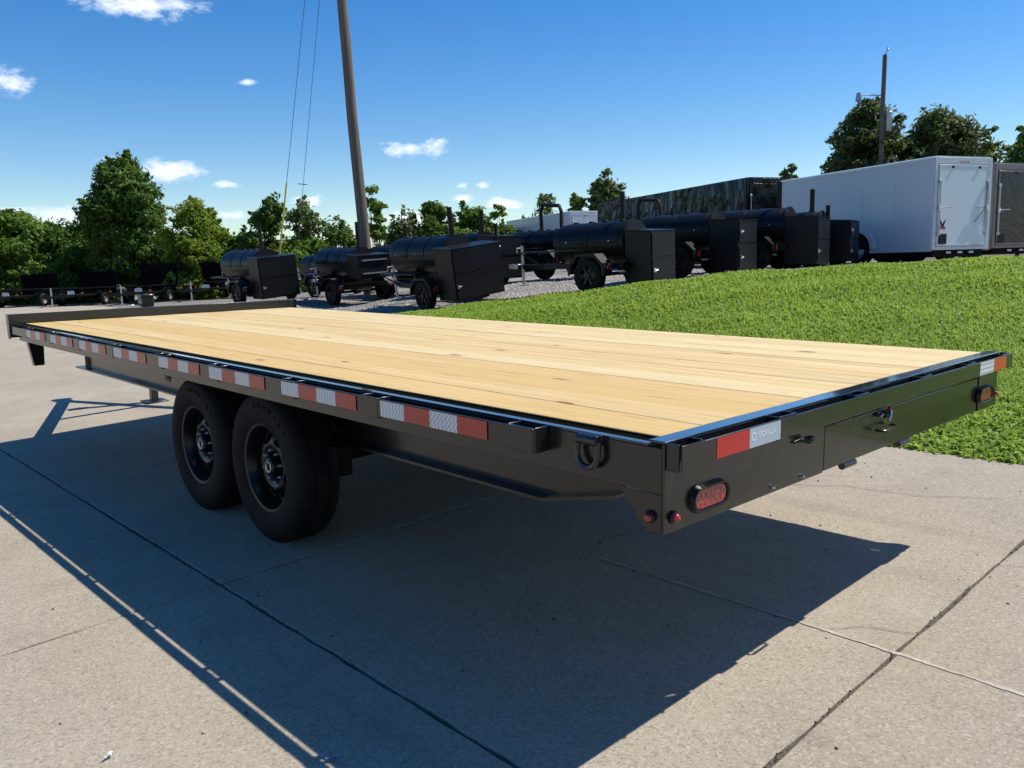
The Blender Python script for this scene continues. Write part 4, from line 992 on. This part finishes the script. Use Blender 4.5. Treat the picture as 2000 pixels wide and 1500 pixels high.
# ---------------------------------------------------------------- trees
TG = 'trees along the back of the lot'
def leaf_mesh(centers, radii, nper, size, mat, seed, droop=.15):
    rg = np.random.default_rng(seed); P, C = [], []
    for c, r in zip(centers, radii):
        n = max(12, int(nper * (r[0] * r[1] * r[2]) ** .6))
        d = rg.normal(size=(n, 3)); d /= np.linalg.norm(d, axis=1)[:, None]
        rad = rg.uniform(.35, 1.0, n) ** .45
        rad *= 1 + .34 * np.sin(d[:, 0] * 6 + seed) * np.sin(d[:, 1] * 7 + d[:, 2] * 5 + seed * 2)
        P.append(np.array(c) + d * rad[:, None] * np.array(r)); C.append(d)
    P = np.concatenate(P); C = np.concatenate(C)
    a_, b_, c_ = rg.uniform(0, 6, 3)
    val = np.sin(2.7 * P[:, 0] + a_) * np.sin(3.0 * P[:, 1] + b_) + .8 * np.sin(3.6 * P[:, 2] + c_ + P[:, 0]) + rg.normal(0, .22, len(P))
    k_ = val > -.62
    P, C = P[k_], C[k_]; n = len(P)
    nrm = C * .95 + rg.normal(size=(n, 3)) * .55 + np.array([0, 0, .45]); nrm /= np.linalg.norm(nrm, axis=1)[:, None]
    ax = np.cross(nrm, rg.normal(size=(n, 3))); ax /= np.linalg.norm(ax, axis=1)[:, None]
    bx = np.cross(nrm, ax); s = rg.uniform(.6, 1.35, n)[:, None] * size
    v = np.stack([P - ax * s, P + bx * s * .42 - nrm * s * droop * .2, P + ax * s - nrm * s * droop, P - bx * s * .42 - nrm * s * droop * .2], 1)
    f = np.arange(n * 4).reshape(n, 4)
    return np_mesh('crown', v.reshape(-1, 3), f, mat, np.repeat(rg.random(n), 4))
def tree(name, label, x, y, h, prof, mat, seed, nper=900, size=.135, clumps=34, lean=0, depth=1.0, base=None, cr=.33, open_=1.0, cat='tree'):
    """prof: list of (height fraction, half width in m, sideways offset in m), widths across the view"""
    z0 = (h1(x, y) if base is None else base) - .05
    s = thing(name, label, cat, (x, y, z0), (0, 0, 0), TG)
    rd = random.Random(seed); ct, rr = [], []; clumps = int(clumps * 1.35)
    zs = [p_[0] for p_ in prof]
    lat = Vector((.731, -.682, 0)); fw = Vector((.682, .731, 0))
    wmax = max(p_[1] for p_ in prof)
    tot = 0
    while len(ct) < clumps and tot < 4000:
        tot += 1
        zf = rd.uniform(zs[0], zs[-1])
        for a, b in zip(prof[:-1], prof[1:]):
            if a[0] <= zf <= b[0]:
                k = (zf - a[0]) / max(1e-6, b[0] - a[0]); w_ = a[1] + (b[1] - a[1]) * k; off_ = a[2] + (b[2] - a[2]) * k; break
        if rd.random() > .25 + .75 * w_ / wmax: continue
        an = rd.uniform(0, 6.283); q_ = math.sqrt(rd.uniform(.05, 1)) * .84
        r = (cr * wmax) * rd.uniform(.6, 1.15); r = min(r, max(w_ * .8, .25))
        p = lat * (off_ + q_ * max(w_ - r * .5, .05) * math.cos(an)) + fw * (q_ * max(w_ - r * .5, .05) * depth * math.sin(an)) + Vector((0, 0, zf * h))
        if any((p - c_).length < .42 * r for c_ in ct): continue
        ct.append(p); rr.append((r * rd.uniform(.9, 1.25), r * rd.uniform(.9, 1.25), r * rd.uniform(.55, .85)))
    k_ = len(ct)
    for _ in range(int(k_ * 1.7)):        # shoots that stick out of the crown
        i = rd.randrange(k_); d_ = Vector((rd.gauss(0, 1), rd.gauss(0, 1), rd.gauss(.5, .7))).normalized(); r_i = rr[i]
        sp_ = rd.uniform(.10, .2) * (.5 + .5 * wmax / 2)
        for st in (.95, 1.2, 1.42):
            ct.append(ct[i] + Vector((d_.x * r_i[0], d_.y * r_i[1], d_.z * r_i[2])) * (st + rd.uniform(-.08, .08))); rr.append((sp_, sp_, sp_ * .9)); sp_ *= .75
    me = leaf_mesh([tuple(c_) for c_ in ct], rr, nper * open_, size, mat, seed)
    o = bpy.data.objects.new('crown', me); COL.objects.link(o); o.parent = s
    tk = MB(); hb = h * max(.55, zs[0] + .2)
    sway = [Vector((rd.uniform(-.1, .1) * i, rd.uniform(-.1, .1) * i, hb * i / 6)) for i in range(7)]
    tk.tube(sway, [.032 * h * (1 - i / 8.5) * .55 for i in range(7)], 9)
    for c_ in sorted(ct[:k_], key=lambda v_: -v_.z)[::2]:
        k = min(5, max(1, int(6 * c_.z / h * .8))); a_ = sway[k]
        if (c_ - a_).length > .4:
            mid = a_.lerp(c_, .5) + Vector((rd.uniform(-.2, .2), rd.uniform(-.2, .2), -.1 * (c_ - a_).length))
            tk.tube([a_, mid, c_], [.010 * h * .6, .006 * h * .6, .012], 5, False)
    tk.build('trunk', BARK, s)
    return s
tree('broadleaf_tree', 'bushy deep green tree at the left edge behind the utility trailers', 9.4, 50.4, 5.2, [(.05, 2.4, 0), (.4, 2.9, .1), (.75, 2.4, 0), (1, .7, -.2)], LF_MID, 1, clumps=60)
tree('broadleaf_tree', 'low dark round tree between the left edge tree and the tall tree', 12.0, 49.3, 4.3, [(.03, 2.2, 0), (.5, 2.3, 0), (.85, 1.7, .1), (1, .6, .2)], LF_DARK, 2, clumps=46)
tree('maple_tree', 'tallest tree on the left, dark upright crown with uneven top', 13.7, 44.9, 7.25, [(.15, 1.7, .1), (.35, 2.2, .0), (.55, 2.35, -.25), (.72, 2.2, .1), (.88, 1.5, -.1), (1, .7, .05)], LF_DARK, 3, clumps=74, nper=1000)
tree('locust_tree', 'yellow green sprouting tree in front of the tallest tree', 15.6, 41.9, 5.1, [(.04, 1.7, .3), (.4, 1.6, .1), (.7, 1.35, .1), (.9, .8, .5), (1, .3, .6)], LF_YEL, 4, clumps=50, size=.11)
tree('locust_tree', 'rounded yellow green tree just left of the first smoker', 17.4, 42.1, 4.5, [(.05, 1.6, 0), (.5, 1.6, 0), (.85, 1.2, -.1), (1, .5, -.2)], LF_YEL, 5, clumps=46, size=.11)
tree('broadleaf_tree', 'dark tree behind the first smoker with a vine covered spire', 19.0, 40.0, 5.2, [(.05, 1.5, 0), (.5, 1.4, -.2), (.75, 1.0, .1), (.9, .45, .65), (1, .18, .8)], LF_DARK, 6, clumps=46)
tree('ash_tree', 'airy pale green tree between the yellow guard and the thick pole', 21.6, 40.3, 5.0, [(.05, 1.4, 0), (.5, 1.6, 0), (.8, 1.3, .1), (1, .5, .1)], LF_PALE, 7, clumps=40, open_=.7, size=.12)
tree('broadleaf_tree', 'dark shrubby tree left beside the thick pole', 23.4, 40.0, 4.0, [(.05, 1.9, 0), (.6, 1.7, 0), (1, .4, 0)], LF_DARK, 8, clumps=30)
tree('ash_tree', 'narrow tree climbing just right of the thick pole', 25.6, 39.5, 5.9, [(.05, 1.1, 0), (.5, .9, 0), (.8, .65, -.1), (1, .4, -.2)], LF_MID, 9, clumps=36)
tree('ash_tree', 'light green thin tree behind the hidden smoker stack', 25.8, 36.8, 4.2, [(.05, 1.9, 0), (.6, 1.5, 0), (1, .35, 0)], LF_PALE, 10, clumps=32, open_=.75)
tree('broadleaf_tree', 'dark green tree left of the leaning smoker stack', 27.1, 35.4, 4.4, [(.05, 1.9, 0), (.6, 1.6, 0), (.9, .8, -.3), (1, .3, -.3)], LF_DARK, 11, clumps=36)
tree('broadleaf_tree', 'mid green tree right of the leaning smoker stack', 29.7, 35.7, 4.2, [(.05, 1.7, 0), (.6, 1.6, 0), (1, .6, 0)], LF_MID, 12, clumps=40)
tree('locust_tree', 'small bright yellow green conical tree beside the far white trailer', 31.0, 34.7, 4.6, [(.1, 1.0, 0), (.6, .9, 0), (1, .25, -.1)], LF_YEL, 13, clumps=26)
tree('ash_tree', 'sparse distant tree seen through the hoop stack', 36.2, 36.6, 4.8, [(.2, 1.8, 0), (.7, 1.5, 0), (1, .6, .3)], LF_PALE, 14, clumps=28, open_=.5)
tree('oak_tree', 'rounded olive tree above the left end of the black trailer', 35.4, 30.4, 5.6, [(.3, 1.4, 0), (.6, 1.45, 0), (.85, 1.0, -.05), (1, .3, 0)], LF_GREY, 15, clumps=40)
tree('oak_tree', 'lower dark clump of leaves left of the rounded olive tree', 34.2, 31.6, 4.3, [(.3, .9, 0), (.7, .9, 0), (1, .3, 0)], LF_DARK, 16, clumps=22)
tree('ash_tree', 'tiny tree top poking up behind the right end of the black trailer', 45.0, 24.3, 5.9, [(.4, 1.0, 0), (.8, .7, 0), (1, .2, 0)], LF_PALE, 17, clumps=20)
tree('oak_tree', 'big olive oak around the slim pole behind the white trailer', 41.6, 18.4, 7.8, [(.3, 2.5, .1), (.6, 2.6, .2), (.82, 2.1, .3), (.93, 1.3, .2), (1, .6, .2)], LF_GREY, 18, clumps=56)
tree('oak_tree', 'spreading olive oak to the right of the slim pole', 43.0, 15.0, 7.3, [(.3, 3.1, .1), (.55, 3.3, .4), (.75, 2.7, .0), (.9, 1.4, -.2), (1, .5, -.2)], LF_GREY, 19, clumps=62, open_=.85)
tree('oak_tree', 'leaves of a tree above the bronze trailer at the right edge', 49.0, 13.2, 6.9, [(.4, 1.5, .3), (.75, 1.5, .3), (1, .5, .3)], LF_MID, 20, clumps=34)
tree('undergrowth_shrub', 'dark undergrowth bush low behind the leftmost utility trailers', 12.0, 48.6, 2.9, [(.0, 2.6, 0), (.6, 2.3, 0), (1, 1.0, 0)], LF_DARK, 21, clumps=40, cat='shrub')
tree('undergrowth_shrub', 'dark undergrowth bush at the foot of the tallest tree', 16.4, 45.2, 3.0, [(.0, 2.4, 0), (.6, 2.1, 0), (1, .9, 0)], LF_DARK, 22, clumps=38, cat='shrub')
tree('undergrowth_shrub', 'undergrowth bush low behind the first two smokers', 21.2, 39.8, 2.6, [(.0, 2.6, 0), (.6, 2.2, 0), (1, 1.0, 0)], LF_MID, 23, clumps=40, cat='shrub')
tree('undergrowth_shrub', 'undergrowth bush low behind the leaning smoker', 28.0, 35.2, 2.5, [(.0, 2.8, 0), (.6, 2.4, 0), (1, 1.1, 0)], LF_MID, 24, clumps=42, cat='shrub')

tree('undergrowth_shrub', 'undergrowth bush between the leaning smoker and the far white trailer', 31.5, 35.0, 2.6, [(.0, 2.4, 0), (.6, 2.1, 0), (1, .9, 0)], LF_DARK, 25, clumps=36, cat='shrub')
tree('undergrowth_shrub', 'wide dark undergrowth at the far left frame edge', 6.6, 51.0, 3.2, [(.0, 2.6, 0), (.6, 2.3, 0), (1, 1.0, 0)], LF_DARK, 26, clumps=38, cat='shrub')
tree('undergrowth_shrub', 'undergrowth bush in the gap left of the first smoker', 18.4, 41.8, 3.0, [(.0, 2.2, 0), (.6, 1.9, 0), (1, .8, 0)], LF_DARK, 27, clumps=36, cat='shrub')

# ---------------------------------------------------------------- litter
def scrap(name, label, cat, x, y, w, l, mat, seed, z=None, rot=0):
    rd = random.Random(seed); mb = MB(); n = 7; V_, zb_ = [], (zc(x) if z is None else z)
    for i in range(n):
        tq_ = i / (n - 1); ww = w * math.sin(math.pi * (.12 + .76 * tq_)) * rd.uniform(.7, 1.2)
        a = rot; X = (tq_ - .5) * l
        for sg in (-1, 0, 1):
            u, v_ = X, sg * ww / 2
            V_.append((x + u * math.cos(a) - v_ * math.sin(a), y + u * math.sin(a) + v_ * math.cos(a), zb_ + .006 + abs(sg) * rd.uniform(0, .008) + rd.uniform(0, .008)))
    k = len(V_); mb.add(V_ + [(a, b, c - .0012) for a, b, c in V_], [(i * 3 + j, i * 3 + j + 1, i * 3 + j + 4, i * 3 + j + 3) for i in range(n - 1) for j in range(2)] + [(k + i * 3 + j + 3, k + i * 3 + j + 4, k + i * 3 + j + 1, k + i * 3 + j) for i in range(n - 1) for j in range(2)])
    return tag(mb.build(name, mat), label, cat)
scrap('plastic_scrap', 'small torn blue plastic scrap on the shaded concrete', 'litter', -.54, .74, .012, .055, BLUP, 1, rot=-.7)
scrap('plastic_scrap', 'tiny white plastic scrap on the sunlit concrete at lower left', 'litter', -.98, 1.24, .015, .03, WPL, 2, rot=.4)
lx, ly = 4.35, 1.02
scrap('dry_leaf', 'pale curled dry leaf lying on the grass beside the trailer corner', 'leaf', lx, ly, .06, .16, DRYL, 3, z=h1(lx, ly) + .11, rot=-.55)
